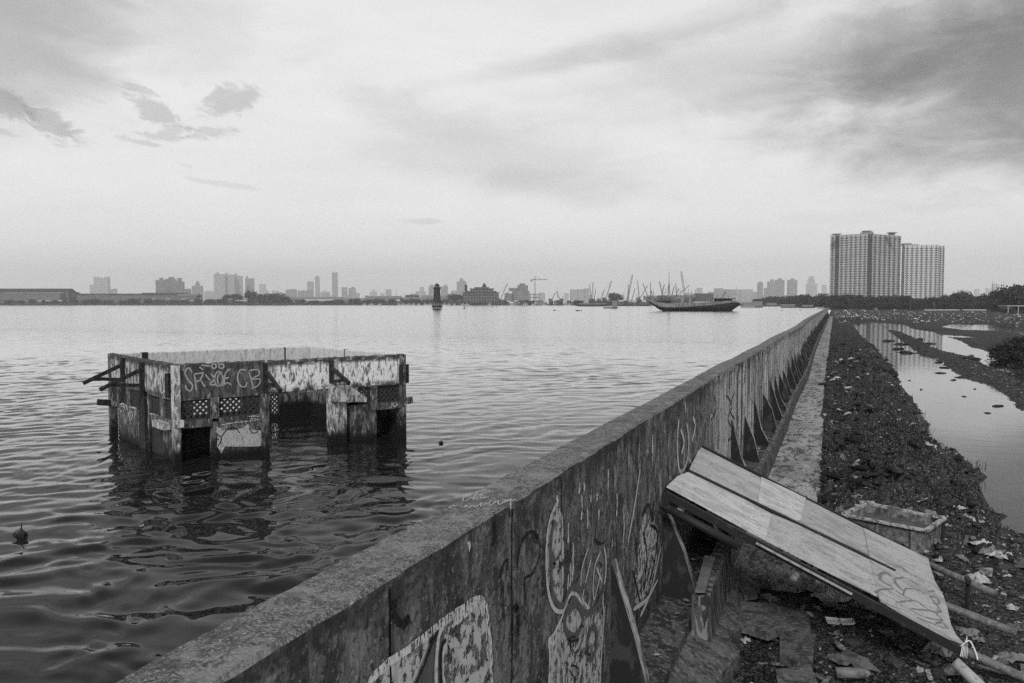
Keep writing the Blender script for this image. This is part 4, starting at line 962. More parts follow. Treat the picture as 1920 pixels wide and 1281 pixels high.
ribbon(m, [c + rn * .02, c + np.array([.02, 0, .07]), c + np.array([.01, -.02, .10])], .012, (0, -.001, 0))
ribbon(m, [c + rn * .02, c + np.array([-.05, -.04, -.02]), c + np.array([-.10, -.05, -.05])], .010, (0, -.001, 0))
m.build('string_tie', GR['string'], ramp)
# a prop and a steel plate on the kerb
prop = thing('timber_prop', 'dark timber prop leaning between the sea wall and the kerb under the ramp', 'prop', (-1.5, 9.9, .8))
m = MB(); m.bar(hit_plane(1356, 978, (-1.42, 0, 0), np.array([1.0, 0, 0])), hit_plane(1372, 1052, (-1.36, 0, 0), np.array([1.0, 0, 0])), .09, .05); m.build('board', GR['r_dark'], prop)
blk = thing('kerb_block', 'tall concrete kerb block standing beside the wall under the ramp', 'block', (-1.4, 8.8, .3))
P = [hit_z(x, y, .92) for x, y in ((1303, 1114), (1322, 1114), (1341, 1048), (1321, 1045))]
m = MB(); ypl = [p[1] for p in P]; y0_, y1_ = min(ypl), max(ypl)
m.hexa([(-1.425, y0_ - .02, .2), (-1.20, y0_ - .02, .2), (-1.20, y1_ + .75, .2), (-1.425, y1_ + .75, .2), (-1.425, y0_ - .02, .90), (-1.24, y0_ - .02, .90), (-1.24, y1_ + .75, .92), (-1.425, y1_ + .75, .92)]); m.build('body', GR['kerb'], blk)
pl = MB(); pl.prism([(p[0], p[1], .935) for p in P], (0, 0, .012)); o = pl.build('steel_plate', GR['plate']); tag(o, 'smooth grey plate lying on the kerb block under the ramp', 'plate')

# ------------------------------------------------------------------ mortar trough
RIM = .62
c0, c1, c2, c3 = [hit_z(x, y, RIM) for x, y in ((1736, 996), (1769, 974), (1625, 946), (1584, 967))]
# make it a clean trapezoid
tr = thing('mortar_trough', 'old wooden mortar mixing trough standing behind the ramp', 'trough', ((c0 + c2) / 2 * np.array([1, 1, 0]) + np.array([0, 0, .12])))
C4 = [c3, c0, c1, c2]; ctr = (c0 + c1 + c2 + c3) / 4
BOTZ = .08
def lerp(a, b, t): return a + (b - a) * t
for i in range(4):
    a, b = C4[i], C4[(i + 1) % 4]; al, bl = lerp(a, ctr, .06), lerp(b, ctr, .06); n_ = ctr - (a + b) / 2; n_[2] = 0; n_ /= np.linalg.norm(n_)
    lo = lambda p: np.array([p[0], p[1], BOTZ]); m = MB()
    m.hexa([lo(al), lo(bl), lo(bl) + n_ * .025, lo(al) + n_ * .025, lerp(a, ctr, .02), lerp(b, ctr, .02), lerp(b, ctr, .02) + n_ * .025, lerp(a, ctr, .02) + n_ * .025]); m.build('side_board', GR['wood'], tr)
    m = MB(); up = np.array([0, 0, .012]); m.bar(lerp(a, b, -.01) + up - n_ * .01, lerp(a, b, 1.01) + up + np.array([0, 0, .006 * i]) - n_ * .01, .075, .035 + .002 * i); m.build('rim_board', GR['wood_pale'], tr)
    m = MB(); m.bar(lo(lerp(a, b, .0)) - n_ * .02 + np.array([0, 0, .04]), lo(lerp(a, b, 1.0)) - n_ * .02 + np.array([0, 0, .04]), .04, .07 + .002 * i); m.build('base_rail', GR['wood'], tr)
for t in (.85, .45):
    p = lerp(C4[0], C4[1], t); n_ = np.array([p[0] - ctr[0], p[1] - ctr[1], 0]); n_ /= np.linalg.norm(n_); m = MB()
    m.bar((p[0] + n_[0] * .01, p[1] + n_[1] * .01, BOTZ), (p[0] + n_[0] * .015, p[1] + n_[1] * .015, RIM - .04), .09, .03); m.build('post', GR['wood'], tr)
m = MB(); m.bar(C4[2] + np.array([.0, .0, -.03]), np.array([C4[2][0], C4[2][1], BOTZ]), .05, .05); m.build('post', GR['dark_metal'], tr)
m = MB(); zf = RIM - .13; m.add([np.array([*(lerp(p, ctr, .05)[:2]), zf]) for p in C4], [(0, 1, 2, 3)]); m.build('dried_mortar', GR['sludge'], tr)
m = MB(); m.bar(lerp(C4[2], C4[3], -.05) + np.array([-.22, 0, .04]), lerp(C4[2], C4[3], .0) + np.array([.02, -.02, .045]), .07, .03); m.bar(C4[3] + np.array([-.12, -.02, .04]), C4[3] + np.array([.12, .03, .045]), .07, .03); m.build('corner_block', GR['wood_pale'], tr)
# ------------------------------------------------------------------ stones and litter on the low ground
R = np.random.RandomState(5)
def gz(x, y): return ground(np.array([float(x)]), np.array([float(y)]))[0]
N = 26000
yy = np.exp(R.uniform(math.log(4.5), math.log(70), N)); xx = np.where(R.rand(N) < .8, R.uniform(-1.0, 1, N) * 0, 0) + R.uniform(-.95, .22, N) * 0
uu = R.uniform(0, 1, N) ** .9; xx = -.95 + uu * (.20 * yy + 2.6) * np.where(yy > 11, 1.0, 1.0)
xx = np.where(yy > 11.4, np.maximum(xx, -.28 + .0 * yy + R.uniform(0, .35, N)), xx)
zz = ground(xx, yy); sd_ = sdf(xx, yy); keep = (sd_ > .05) & (zz > PZ - .02) & (R.rand(N) < .25 + 2.6 * np.clip(fbm(xx * 1.4, yy * .9, 3, 222) + .12, 0, 1)); xx, yy, zz = xx[keep], yy[keep], zz[keep]; N = len(xx)
sz = (.008 + .022 * R.rand(N) ** 2.5) * (1 + yy / 28) ; big = R.rand(N) < .04; sz = np.where(big, sz * 2.2, sz)
base = np.array([(0, 0, 1), (1, 0, .1), (.3, .95, 0), (-.8, .6, .1), (-.8, -.6, 0), (.3, -.95, .1), (0, 0, -.8)], float)
tri = np.array([(0, 1, 2), (0, 2, 3), (0, 3, 4), (0, 4, 5), (0, 5, 1), (6, 2, 1), (6, 3, 2), (6, 4, 3), (6, 5, 4), (6, 1, 5)])
P = base[None] * (1 + R.uniform(-.35, .35, (N, 7, 1))) * np.stack([sz * R.uniform(.8, 1.6, N), sz * R.uniform(.6, 1.2, N), sz * R.uniform(.4, .9, N)], -1)[:, None, :]
an = R.uniform(0, 6.28, N); ca, sa = np.cos(an)[:, None], np.sin(an)[:, None]
Q = P.copy(); Q[..., 0] = P[..., 0] * ca - P[..., 1] * sa; Q[..., 1] = P[..., 0] * sa + P[..., 1] * ca
Q += np.stack([xx, yy, zz + sz * .2], -1)[:, None, :]
Fq = (tri[None] + (np.arange(N) * 7)[:, None, None]).reshape(-1, 3)
GR['stones'] = layered('loose_stones', .018, [((5, 5, 5), 3, .48, .58, .11, .7), ((13, 13, 13), 2, .57, .62, .36, .75)], fine=(50, .4))
o = mesh_obj('rubble_stones', Q.reshape(-1, 3), Fq, GR['stones']); tag(o, kind='stuff')
# black coal-like rubble heap near the camera
N = 1500; xx = R.normal(-.45, .28, N); yy = R.normal(8.0, .8, N); ok = (xx > -.95); xx, yy = xx[ok], yy[ok]; N = len(xx); zz = ground(xx, yy)
sz = .018 + .03 * R.rand(N) ** 2
P = base[None] * (1 + R.uniform(-.35, .35, (N, 7, 1))) * sz[:, None, None] * np.array([1.2, 1, .8]); Q = P + np.stack([xx, yy, zz + .04 * R.rand(N)], -1)[:, None, :]
Fq = (tri[None] + (np.arange(N) * 7)[:, None, None]).reshape(-1, 3)
GR['coal'] = layered('black_rubble', .010, [((30, 30, 30), 3, .55, .66, .035, .8)], rough=.7)
o = mesh_obj('black_rubble', Q.reshape(-1, 3), Fq, GR['coal']); tag(o, kind='stuff')

# big clods of dark soil heaped on the bank
N = 5200; yy = np.exp(R.uniform(math.log(12.5), math.log(75), N)); xx = -.25 + R.uniform(0, 1, N) * (.09 * yy + 1.6); dn = fbm(xx * .9, yy * .5, 3, 333); sd_ = sdf(xx, yy); ok = (sd_ > .0) & (R.rand(N) < .12 + 3.2 * np.clip(dn, 0, 1)); xx, yy = xx[ok], yy[ok]; N = len(xx); zz = ground(xx, yy)
sz = (.02 + .10 * R.rand(N) ** 3.2) * (1 + yy / 60)
P = base[None] * (1 + R.uniform(-.6, .6, (N, 7, 1))) * sz[:, None, None] * np.stack([R.uniform(.8, 2.2, N), R.uniform(.6, 1.3, N), R.uniform(.3, .9, N)], -1)[:, None, :]; an = R.uniform(0, 6.28, N); ca, sa = np.cos(an)[:, None], np.sin(an)[:, None]; Q = P.copy(); Q[..., 0] = P[..., 0] * ca - P[..., 1] * sa; Q[..., 1] = P[..., 0] * sa + P[..., 1] * ca
Q += np.stack([xx, yy, zz + sz * .15], -1)[:, None, :]; Fq = (tri[None] + (np.arange(N) * 7)[:, None, None]).reshape(-1, 3)
GR['clod'] = layered('soil_clods', .014, [((2, 2, 2), 5, .48, .56, .045, .8), ((12, 12, 12), 5, .52, .6, .006, .8)], bump=[((20, 20, 20), .03)])
o = mesh_obj('soil_clods', Q.reshape(-1, 3), Fq, GR['clod']); tag(o, kind='stuff')

def crumple(seed, w, h, amp, name='crumpled_sheet', nseg=9):
    r = np.random.RandomState(seed); V = []; Fs = []
    edge = lambda t: 1 + .22 * math.sin(3 * t + seed) + .15 * math.sin(7 * t + 2 * seed)
    for j in range(nseg + 1):
        for i in range(nseg + 1):
            u, v = i / nseg * 2 - 1, j / nseg * 2 - 1
            # square -> irregular disc
            k = edge(math.atan2(v, u)); 
            x, y = u * w / 2 * math.sqrt(1 - v * v / 2) * k, v * h / 2 * math.sqrt(1 - u * u / 2) * k
            z = amp * abs(fbm(np.array([u * 2.2 + seed]), np.array([v * 2.2]), 3, seed)[0]) * 2.2 + r.uniform(0, amp * .22) + amp * .15
            z *= (1.05 - .75 * max(abs(u), abs(v)) ** 2)
            V.append((x, y, z))
    n_ = nseg + 1
    for j in range(nseg):
        for i in range(nseg): a = j * n_ + i; Fs.append((a, a + 1, a + n_ + 1)); Fs.append((a, a + n_ + 1, a + n_))
    me = bpy.data.meshes.new(name); me.from_pydata([tuple(float(c) for c in v) for v in V], [], Fs); return me
def place(me, mat, px, py, name, label, cat, group=None, scale=1.0, rz=None, tilt=.15):
    # drop on the ground seen at this pixel
    z = .15
    for _ in range(6): p = hit_z(px, py, z); z = z * .4 + .6 * float(gz(p[0], p[1]))
    m2 = me
    if len(me.materials) == 0: me.materials.append(mat)
    elif me.materials[0] != mat: m2 = me.copy(); m2.materials[0] = mat
    o = bpy.data.objects.new(name, m2); COL.objects.link(o); o.location = (p[0], p[1], z + .004)
    o.rotation_euler = (rnd.uniform(-tilt, tilt), rnd.uniform(-tilt, tilt), rnd.uniform(0, 6.28) if rz is None else rz); o.scale = (scale,) * 3
    return tag(o, label, cat, group)
CR = [crumple(i + 1, .22, .16, .05) for i in range(7)]
L_, M_, D_ = GR['litter'], GR['litter_mid'], GR['litter_dark']
SPEC = [(1549, 1121, 1.7, L_, 'large wrinkled plastic bag in shade just left of the takeout box'), (1538, 1100, 1.2, L_, 'pale wrinkled sheet behind the large wrinkled bag'), (1564, 1139, .8, D_, 'dull round bag between wrinkled bag and takeout box'),
 (1456, 1079, .65, L_, 'white crumpled tissue under the ramp near the kerb'), (1398, 1203, .4, L_, 'small white leaf shaped scrap on the mortar apron'), (1445, 1124, .6, M_, 'grey wrinkled scrap at the slab edge under the ramp'), (1420, 1076, .35, L_, 'tiny pale scrap beside the crumpled tissue'),
 (1624, 1141, .6, M_, 'grey bag touching the shadow of the near ramp beam'), (1605, 1135, .5, M_, 'flattened grey wrapper right of the takeout box'), (1664, 1189, .5, M_, 'crumpled foil in the dark ground under the ramp'), (1694, 1215, .4, D_, 'small dull scrap under the ramp end'),
 (1600, 1245, 1.3, D_, 'long wrinkled dark plastic sheet near the bottom edge'), (1763, 1222, 1.0, M_, 'rumpled grey cloth left of the fat pole'), (1745, 1240, .8, D_, 'bulky dark bag below the rumpled cloth'), (1788, 1262, .9, M_, 'wrinkled bag beside the foot of the fat pole'),
 (1813, 1187, .7, M_, 'torn plastic scrap right of the string tie'), (1836, 1201, .5, M_, 'small grey rag between the two lower poles'), (1898, 1238, .9, M_, 'wide rumpled bag at the right edge below the lowest pole'), (1872, 1245, .6, D_, 'dull rag left of the wide rumpled bag'), (1903, 1180, .7, D_, 'grey wad by the end of the middle pole'),
 (1898, 1142, .55, L_, 'white triangular scrap above the middle pole end'), (1844, 1028, .95, L_, 'bulging pale sack on the pond bank'), (1862, 1038, 1.2, M_, 'long grey sack lying on the pond bank'), (1806, 982, 1.0, M_, 'tall grey sack right of the trough'), (1818, 975, .8, M_, 'rounded sack behind the tall grey sack'), (1778, 987, .45, L_, 'small white scrap right of the trough rim'),
 (1563, 918, .5, L_, 'flat white sheet by the path edge beyond the trough'), (1607, 934, .8, M_, 'flat grey stone like lump behind the trough'), (1544, 856, .5, L_, 'white bag at the path edge nearest the ramp'), (1540, 874, .5, L_, 'white plastic strip just below that path edge bag'), (1566, 930, .7, D_, 'brown grey bundle left of the trough'),
 (1547, 779, .8, L_, 'white bag halfway along the path edge'), (1569, 762, .9, M_, 'pale sheet lying near the path edge'), (1601, 786, .9, M_, 'big grey lump on the mound'), (1570, 806, 1.1, L_, 'long white sheet lying on the mound'), (1630, 818, .7, M_, 'grey scrap in the middle of the mound'), (1686, 920, .5, L_, 'white scrap on the slope above the trough'), (1560, 640, 1.3, L_, 'distant white scrap on the mound'), (1615, 1006, .4, D_, 'small rag at the near side of the trough'), (1920, 1060, 1.0, D_, 'dark bundle at the frame edge on the bank')]
for i, (x, y, s, mt, lb) in enumerate(SPEC):
    place(CR[i % 7], mt, x, y, 'crumpled_litter', lb, 'litter', None, s * (1.7 if y > 1000 else (1.4 if y > 900 else 1.25)))
# scattered unremarkable scraps
def rand_land(n, y0, y1, seed):
    r = random.Random(seed); outp = []
    while len(outp) < n:
        yy_ = math.exp(r.uniform(math.log(y0), math.log(y1))); x_ = r.uniform(-.9 if yy_ < 11 else -.2, .19 * yy_ + 1.0)
        if float(sdf(np.array([x_]), np.array([yy_]))[0]) > .15: outp.append((x_, yy_))
    return outp
mats3 = [L_, M_, L_, D_, M_]
variants = {}
for i, (x, y) in enumerate(rand_land(280, 6.5, 75, 3)):
    k = (i % 7, i % 5)
    if k not in variants:
        me = CR[k[0]].copy(); me.materials.clear(); me.materials.append(mats3[k[1]]); variants[k] = me
    o = bpy.data.objects.new('litter_scrap', variants[k]); COL.objects.link(o); o.location = (x, y, float(gz(x, y)) + .003)
    s = rnd.uniform(.16, .55) * (1 + y / 26); o.scale = (s, s * rnd.uniform(.5, 1.1), s); o.rotation_euler = (rnd.uniform(-.4, .4), rnd.uniform(-.4, .4), rnd.uniform(0, 6.3))
    tag(o, 'small crumpled scrap of litter scattered over the dark rubble', 'litter', 'scraps scattered over the rubble')
for i in range(64):      # rubbish caught on the footing between the buttresses and blown on to the path
    y = math.exp(rnd.uniform(math.log(5.0), math.log(60))); onf = i % 5 < 3 or y < 12
    x = (float(face_x(y)) + rnd.uniform(.06, .36)) if onf else rnd.uniform(-1.2, -.45); k = (i % 7, (i * 3) % 5)
    if k not in variants: continue
    o = bpy.data.objects.new('litter_scrap', variants[k]); COL.objects.link(o); o.location = (x, y, .655 if onf else .312)
    s = rnd.uniform(.14, .42) * (1 + y / 50); o.scale = (s, s * rnd.uniform(.5, 1.1), s); o.rotation_euler = (rnd.uniform(-.2, .2), rnd.uniform(-.2, .2), rnd.uniform(0, 6.3))
    if onf: tag(o, 'small scrap of litter caught on the ledge along the foot of the sea wall', 'litter', 'scraps caught on the wall footing')
    else: tag(o, 'small scrap of litter blown on to the pale path', 'litter', 'scraps on the path')
# planks, sticks and rocks
for i, (x, y) in enumerate([p_ for p_ in rand_land(90, 12.5, 60, 77) if p_[0] < .09 * p_[1] + 1.2]):
    me = variants[(i % 7, (0, 1, 2)[i % 3])] if (i % 7, (0, 1, 2)[i % 3]) in variants else CR[0]
    o = bpy.data.objects.new('litter_sheet', me); COL.objects.link(o); o.location = (x, y, float(gz(x, y)) + .02); s = rnd.uniform(.8, 1.7); o.scale = (s, s * rnd.uniform(.35, .9), s * 1.2); o.rotation_euler = (rnd.uniform(-.3, .3), rnd.uniform(-.3, .3), rnd.uniform(0, 6.3))
    tag(o, 'larger crumpled sheet or bag half buried in the bank of dark soil', 'litter', 'larger sheets half buried in the bank')
for i, (x, y) in enumerate(rand_land(46, 8, 40, 8)):
    m = MB(); a = rnd.uniform(0, 3.14); L2 = rnd.uniform(.08, .28); z = float(gz(x, y)) + .02
    m.bar((x - math.cos(a) * L2, y - math.sin(a) * L2, z), (x + math.cos(a) * L2, y + math.sin(a) * L2, z + rnd.uniform(.0, .05)), rnd.uniform(.02, .07), .012)
    tag(m.build('wood_splinter', GR['wood_pale'] if i % 3 == 0 else GR['wood']), 'thin splinter of wood lying on the rubble', 'splinter', 'wood splinters on the rubble')
for i, (x, y) in enumerate(rand_land(70, 8, 45, 12)):
    s = rnd.uniform(.03, .09) * (1 + y / 40)
    lump((x, y, float(gz(x, y)) + s * .2), (s * 1.3, s, s * .6), 200 + i, GR['stone'], 'rock', 'dark broken rock lying in the rubble', 'rock', 'rocks in the rubble', sub=1)
# takeout box
p = hit_z(1575, 1170, .19); tb = thing('takeout_box', 'open white foam takeout box on the black ground under the ramp', 'food box', (p[0], p[1], .19))
def half(cx, tilt, hgt):
    V = []; s = .082
    for (k, z) in ((1.0, hgt), (.78, 0.0)):
        for a, b in ((-1, -1), (1, -1), (1, 1), (-1, 1)): V.append([a * s * k, b * s * k, z])
    for (k, z) in ((.92, hgt - .002), (.72, .006)):
        for a, b in ((-1, -1), (1, -1), (1, 1), (-1, 1)): V.append([a * s * k, b * s * k, z])
    V = np.array(V); V[:, 0] += cx * .088
    ct, st = math.cos(tilt), math.sin(tilt); X = V[:, 0].copy(); V[:, 0] = X * ct - V[:, 2] * st * np.sign(cx); V[:, 2] = np.abs(X) * abs(st) + V[:, 2] * ct
    a = .15; c, s_ = math.cos(a), math.sin(a); X = V[:, 0].copy(); V[:, 0] = X * c - V[:, 1] * s_; V[:, 1] = X * s_ + V[:, 1] * c
    V += np.array([p[0], p[1], .20])
    F_ = [(0, 1, 5, 4), (1, 2, 6, 5), (2, 3, 7, 6), (3, 0, 4, 7), (7, 6, 5, 4), (8, 12, 13, 9), (9, 13, 14, 10), (10, 14, 15, 11), (11, 15, 12, 8), (12, 15, 14, 13), (0, 8, 9, 1), (1, 9, 10, 2), (2, 10, 11, 3), (3, 11, 8, 0)]
    return MB().add(V, F_)
half(-1, 0.02, .035).build('tray', GR['foam'], tb); half(1, .12, .03).build('lid', GR['foam'], tb)
p = hit_z(1638, 920, .2); m = MB(); m.lathe((p[0], p[1], p[2] - .02), [(.095, 0), (.10, .015), (.075, .07), (.06, .075)], 10); tag(m.build('foam_bowl', GR['foam']), 'white foam bowl upturned on the soil behind the trough', 'bowl')
for i, (x, y, lb) in enumerate(((1573, 1210, 'clear plastic bottle lying in the dark under the ramp'), (1595, 1262, 'large pale plastic jug at the bottom edge'))):
    p = hit_z(x, y, .2); m = MB(); s = 1 + .8 * i; d = np.array([.5, -.85, 0]) if i == 0 else np.array([.9, .3, 0]); q = p + d * .09 * s
    m.tube(p - d * .09 * s, q, .032 * s, .032 * s, 10); m.tube(q, q + d * .03 * s, .03 * s, .012 * s, 10); o = m.build('plastic_bottle', M_, None, True); tag(o, lb, 'bottle')
# dead grass at the water's edge
GR['straw'] = layered('dry_grass', .12, rough=.9); GR['grass_d'] = layered('dark_grass', .035, rough=.9)
def grass_tuft(px, py, n, h, label, mat, spread=.12, lean=.6):
    p = hit_z(px, py, PZ + .08); z = float(gz(p[0], p[1])); m = MB(); r = random.Random(int(px * 7 + py))
    for _ in range(n):
        a = r.uniform(0, 6.28); b = np.array([p[0] + r.gauss(0, spread), p[1] + r.gauss(0, spread), z - .02]); t = b + np.array([math.cos(a) * lean * h * r.random(), math.sin(a) * lean * h * r.random(), h * r.uniform(.5, 1)])
        mid = (b + t) / 2 + np.array([0, 0, h * .12]); w = .005 * (1 + p[1] / 25)
        ribbon(m, [b, mid, t], w, (0, -.0001, 0))
    tag(m.build('grass_tuft', mat), label, 'grass')
for a in ((1722, 800, 46, .55, 'tallest dry grass tuft on the near pond bank', 1), (1735, 815, 30, .4, 'smaller dry tuft below the tallest one', 1), (1700, 745, 22, .3, 'thin dark tuft leaning over the pond', 0), (1690, 770, 20, .3, 'thin tuft on the bank left of the tallest', 0), (1826, 885, 20, .28, 'sparse tuft at the pond corner behind the sacks', 0), (1743, 838, 26, .35, 'dry tuft at the foot of the bank', 1), (1655, 672, 18, .4, 'small tuft on the far part of the bank', 0), (1820, 672, 16, .35, 'tuft on top of the earth bank between ponds', 0)):
    grass_tuft(a[0], a[1], a[2], a[3], a[4], GR['straw'] if a[5] else GR['grass_d'])
# clods and sticks breaking the pond surface
for i, (x, y, w) in enumerate(((1872, 762, .22), (1851, 775, .09), (1800, 708, .25), (1788, 713, .22), (1770, 690, .3), (1764, 700, .22), (1760, 680, .3), (1682, 655, .6), (1700, 662, .7), (1690, 646, .6), (1722, 637, .8), (1742, 645, .6), (1664, 640, .7), (1828, 730, .1), (1808, 744, .12), (1727, 731, .12), (1910, 1004, .16), (1802, 876, .16), (1705, 714, .1), (1890, 700, .2))):
    p = hit_z(x, y, PZ); lump((p[0], p[1], PZ), (w * 1.3, w * .5, w * .22 + .02), 300 + i, GR['coal'], 'mud_clod', 'black mud clod breaking the still pond surface', 'mud', 'mud clods in the pond', sub=2)
# far rubbish heap strip
r = np.random.RandomState(9); N = 5200
pxs = r.uniform(1565, 1960, N); pys = 582 + 27 * r.beta(2.0, 1.8, N); dense = np.exp(-((pxs - 1640) / 90.) ** 2) + .35
keep = r.rand(N) < dense * .8; pxs, pys = pxs[keep], pys[keep]; pts = np.array([hit_z(a, b, .02) for a, b in zip(pxs, pys)]); ok = (sdf(pts[:, 0], pts[:, 1]) > .3) & (pts[:, 0] > -.2); pts = pts[ok]; N = len(pts)
pts[:, 2] = ground(pts[:, 0], pts[:, 1]); sz = (.05 + .34 * r.rand(N) ** 3) * pts[:, 1] / 170 * (.35 + 2.4 * np.clip(fbm(pts[:, 0] * .22, pts[:, 1] * .05, 3, 404) + .12, 0, 1))
P = base[None] * (1 + r.uniform(-.4, .4, (N, 7, 1))) * sz[:, None, None] * np.array([1.3, 1.1, .6]) + pts[:, None, :]
Fq = (tri[None] + (np.arange(N) * 7)[:, None, None]).reshape(-1, 3)
GR['heap'] = layered('mixed_rubbish', .02, [((1.6, 1.6, 1.6), 2, .54, .60, .55, .9), ((.7, .7, .7), 2, .55, .6, .08, .5)])
o = mesh_obj('rubbish_strip', P.reshape(-1, 3), Fq, GR['heap']); tag(o, kind='stuff')

# ------------------------------------------------------------------ vegetation
GR['leaf'] = layered('dark_foliage', .018, [((.35, .35, .35), 3, .45, .6, .035, .7)], rough=.8); GR['trunk'] = layered('bark', .03)
def crown_mesh(seed, w, d, h, nleaf, leaf, clumps=9, low=.15):
    r = np.random.RandomState(seed)
    cc = np.stack([r.uniform(-.36, .36, clumps) * w, r.uniform(-.36, .36, clumps) * d, (low + (1 - low) * (.25 + .5 * r.rand(clumps))) * h], -1)
    cr = (.14 + .12 * r.rand(clumps)) ; k = r.randint(0, clumps, nleaf)
    v = r.normal(0, 1, (nleaf, 3)); v /= np.linalg.norm(v, axis=1)[:, None]; rad = cr[k][:, None] * (r.rand(nleaf, 1) ** .35) * 1.25
    c = cc[k] + v * rad * np.array([w, d, h * 1.1]); c[:, 2] = np.maximum(c[:, 2], .03 * h)
    a = r.normal(0, 1, (nleaf, 3)); a /= np.linalg.norm(a, axis=1)[:, None]; b = np.cross(a, r.normal(0, 1, (nleaf, 3))); b /= np.linalg.norm(b, axis=1)[:, None]
    s = leaf * (.5 + r.rand(nleaf, 1)); P = np.stack([c + a * s, c + b * s * .7, c - a * s, c - b * s * .7], 1).reshape(-1, 3)
    me = bpy.data.meshes.new('crown'); P = np.ascontiguousarray(P, np.float32); n_ = nleaf
    me.vertices.add(4 * n_); me.vertices.foreach_set('co', P.ravel()); me.loops.add(4 * n_); me.loops.foreach_set('vertex_index', np.arange(4 * n_, dtype=np.int32)); me.polygons.add(n_); me.polygons.foreach_set('loop_start', np.arange(0, 4 * n_, 4, dtype=np.int32)); me.update(calc_edges=True)
    me.materials.append(GR['leaf']); return me, cc
TREEP = []
for s_ in range(5):
    me, cc = crown_mesh(40 + s_, 10, 10, 7, 3000, .36, 18, .02)
    m = MB(); m.tube((0, 0, -.5), (0, 0, 3.0), .35, .2, 6)
    for c in cc[:6]: m.tube((0, 0, 1.2), tuple(c), .12, .04, 4)
    tm = bpy.data.meshes.new('trunk'); tm.from_pydata(m.v, [], m.f); tm.materials.append(GR['trunk']); TREEP.append((me, tm))
def tree(px, ytop, wpx, D, zb, label, group=None, name='tree', cat='tree'):
    p = at_depth(px, ytop, D); w = wpx * D / F_PX; h = p[2] - zb; me, tm = TREEP[rnd.randrange(5)]
    t = thing(name, label, cat, (p[0], p[1], zb), group); t.scale = (w / 9.4, w / 9.4, h / 6.1); t.rotation_euler.z = rnd.uniform(0, 6.28)
    for nm, mm in (('crown', me), ('trunk', tm)):
        o = bpy.data.objects.new(nm, mm); COL.objects.link(o); o.parent = t
    return t
x = 1478
bt = lambda x: float(np.interp(x, [1478, 1500, 1530, 1555, 1600, 1640, 1690, 1740, 1785, 1800, 1830, 1850, 1870, 1960], [559, 556, 557, 558, 556, 558, 557, 562, 556, 551, 559, 555, 560, 560]))
i = 0
while x < 1950:
    D = rnd.uniform(540, 640) if x > 1545 else rnd.uniform(760, 830)
    tree(x, bt(x) + rnd.uniform(-1.5, 2.5), rnd.uniform(22, 34), D, 0.0, 'bushy tree in the dark belt below the apartment towers', 'trees in the belt below the towers'); x += rnd.uniform(7, 12); i += 1
for k in range(34):
    x = 1560 + k * 11.5 + rnd.uniform(-4, 4); tree(x, 570 + rnd.uniform(-2.5, 2), rnd.uniform(18, 28), rnd.uniform(500, 530), -.2, 'low shrub in front of the tree belt', 'low shrubs before the tree belt', 'shrub', 'shrub')
tree(1893, 541, 44, 400, 0, 'tall broad tree at the right edge above the hut'); tree(1912, 537, 46, 420, 0, 'highest dark tree crown at the far right edge'); tree(1872, 548, 30, 430, 0, 'rounded tree on the left flank of the tall pair'); tree(1870, 568, 22, 380, 0, 'small dark tree left of the hut')
tree(1799, 551, 26, 560, 0, 'domed tree standing above the belt')
# dark reedy scrub beside the second pond
me, cc = crown_mesh(91, 10, 10, 7, 5200, .30, 22, .0)
for (x, y, ty, w, lb) in ((1900, 684, 640, 64, 'dark reed thicket overhanging the second pond'), (1940, 664, 628, 80, 'dark reed thicket at the right edge behind the ponds'), (1872, 668, 650, 26, 'low reed clump at the tip of the second pond')):
    p = hit_z(x, y, 0); D = p[0] * HF[0] + p[1] * HF[1]; q = at_depth(x, ty, D); t = thing('reed_bush', lb, 'bush', (p[0], p[1], -.1)); ww = w * D / F_PX; t.scale = (ww / 9, ww / 9 * .9, (q[2]) / 7); o = bpy.data.objects.new('crown', me); COL.objects.link(o); o.parent = t
GR['sedge'] = layered('sedge', .022, rough=.9)
# ------------------------------------------------------------------ far shore
GR['shore'] = layered('shore_land', .03, [((.05, .05, .05), 4, .45, .6, .06, .6)])
SHZ = 2.2
inner = [(-700, 1400), (0, 1400), (500, 1400), (930, 1395), (1060, 1330), (1200, 1250), (1330, 1200), (1400, 1080), (1450, 960), (1490, 850), (1545, 800), (1561, 760)]
def azp(px, D, z): d = ray(px, 569); h = d[:2] / (d[0] * HF[0] + d[1] * HF[1]); return np.array([h[0] * D, h[1] * D, z])
m = MB(); n_ = len(inner); A_ = [azp(x, D, SHZ) for x, D in inner]; B_ = [azp(x, D, -.3) for x, D in inner]
C_ = [np.clip(azp(x, D, SHZ) * np.array([6, 6, 1]), -9300, 9300) for x, D in inner]
m.add(A_ + B_ + C_, [(i, i + 1, n_ + i + 1, n_ + i)[::-1] for i in range(n_ - 1)] + [(i, 2 * n_ + i, 2 * n_ + i + 1, i + 1)[::-1] for i in range(n_ - 1)]); o = m.build('shore', GR['shore']); tag(o, kind='structure')
# dark embankment wall along the left shore
m = MB()
GR['emb'] = layered('embankment', .02)
for (a, b) in (((-700, 1392), (0, 1392)), ((0, 1392), (500, 1392)), ((500, 1392), (930, 1388))):
    m.bar(azp(a[0], a[1], 2.2), azp(b[0], b[1], 2.2), 2.0, 4.6)
o = m.build('embankment', GR['emb']); tag(o, 'long low dark embankment along the far left waterline', 'embankment')

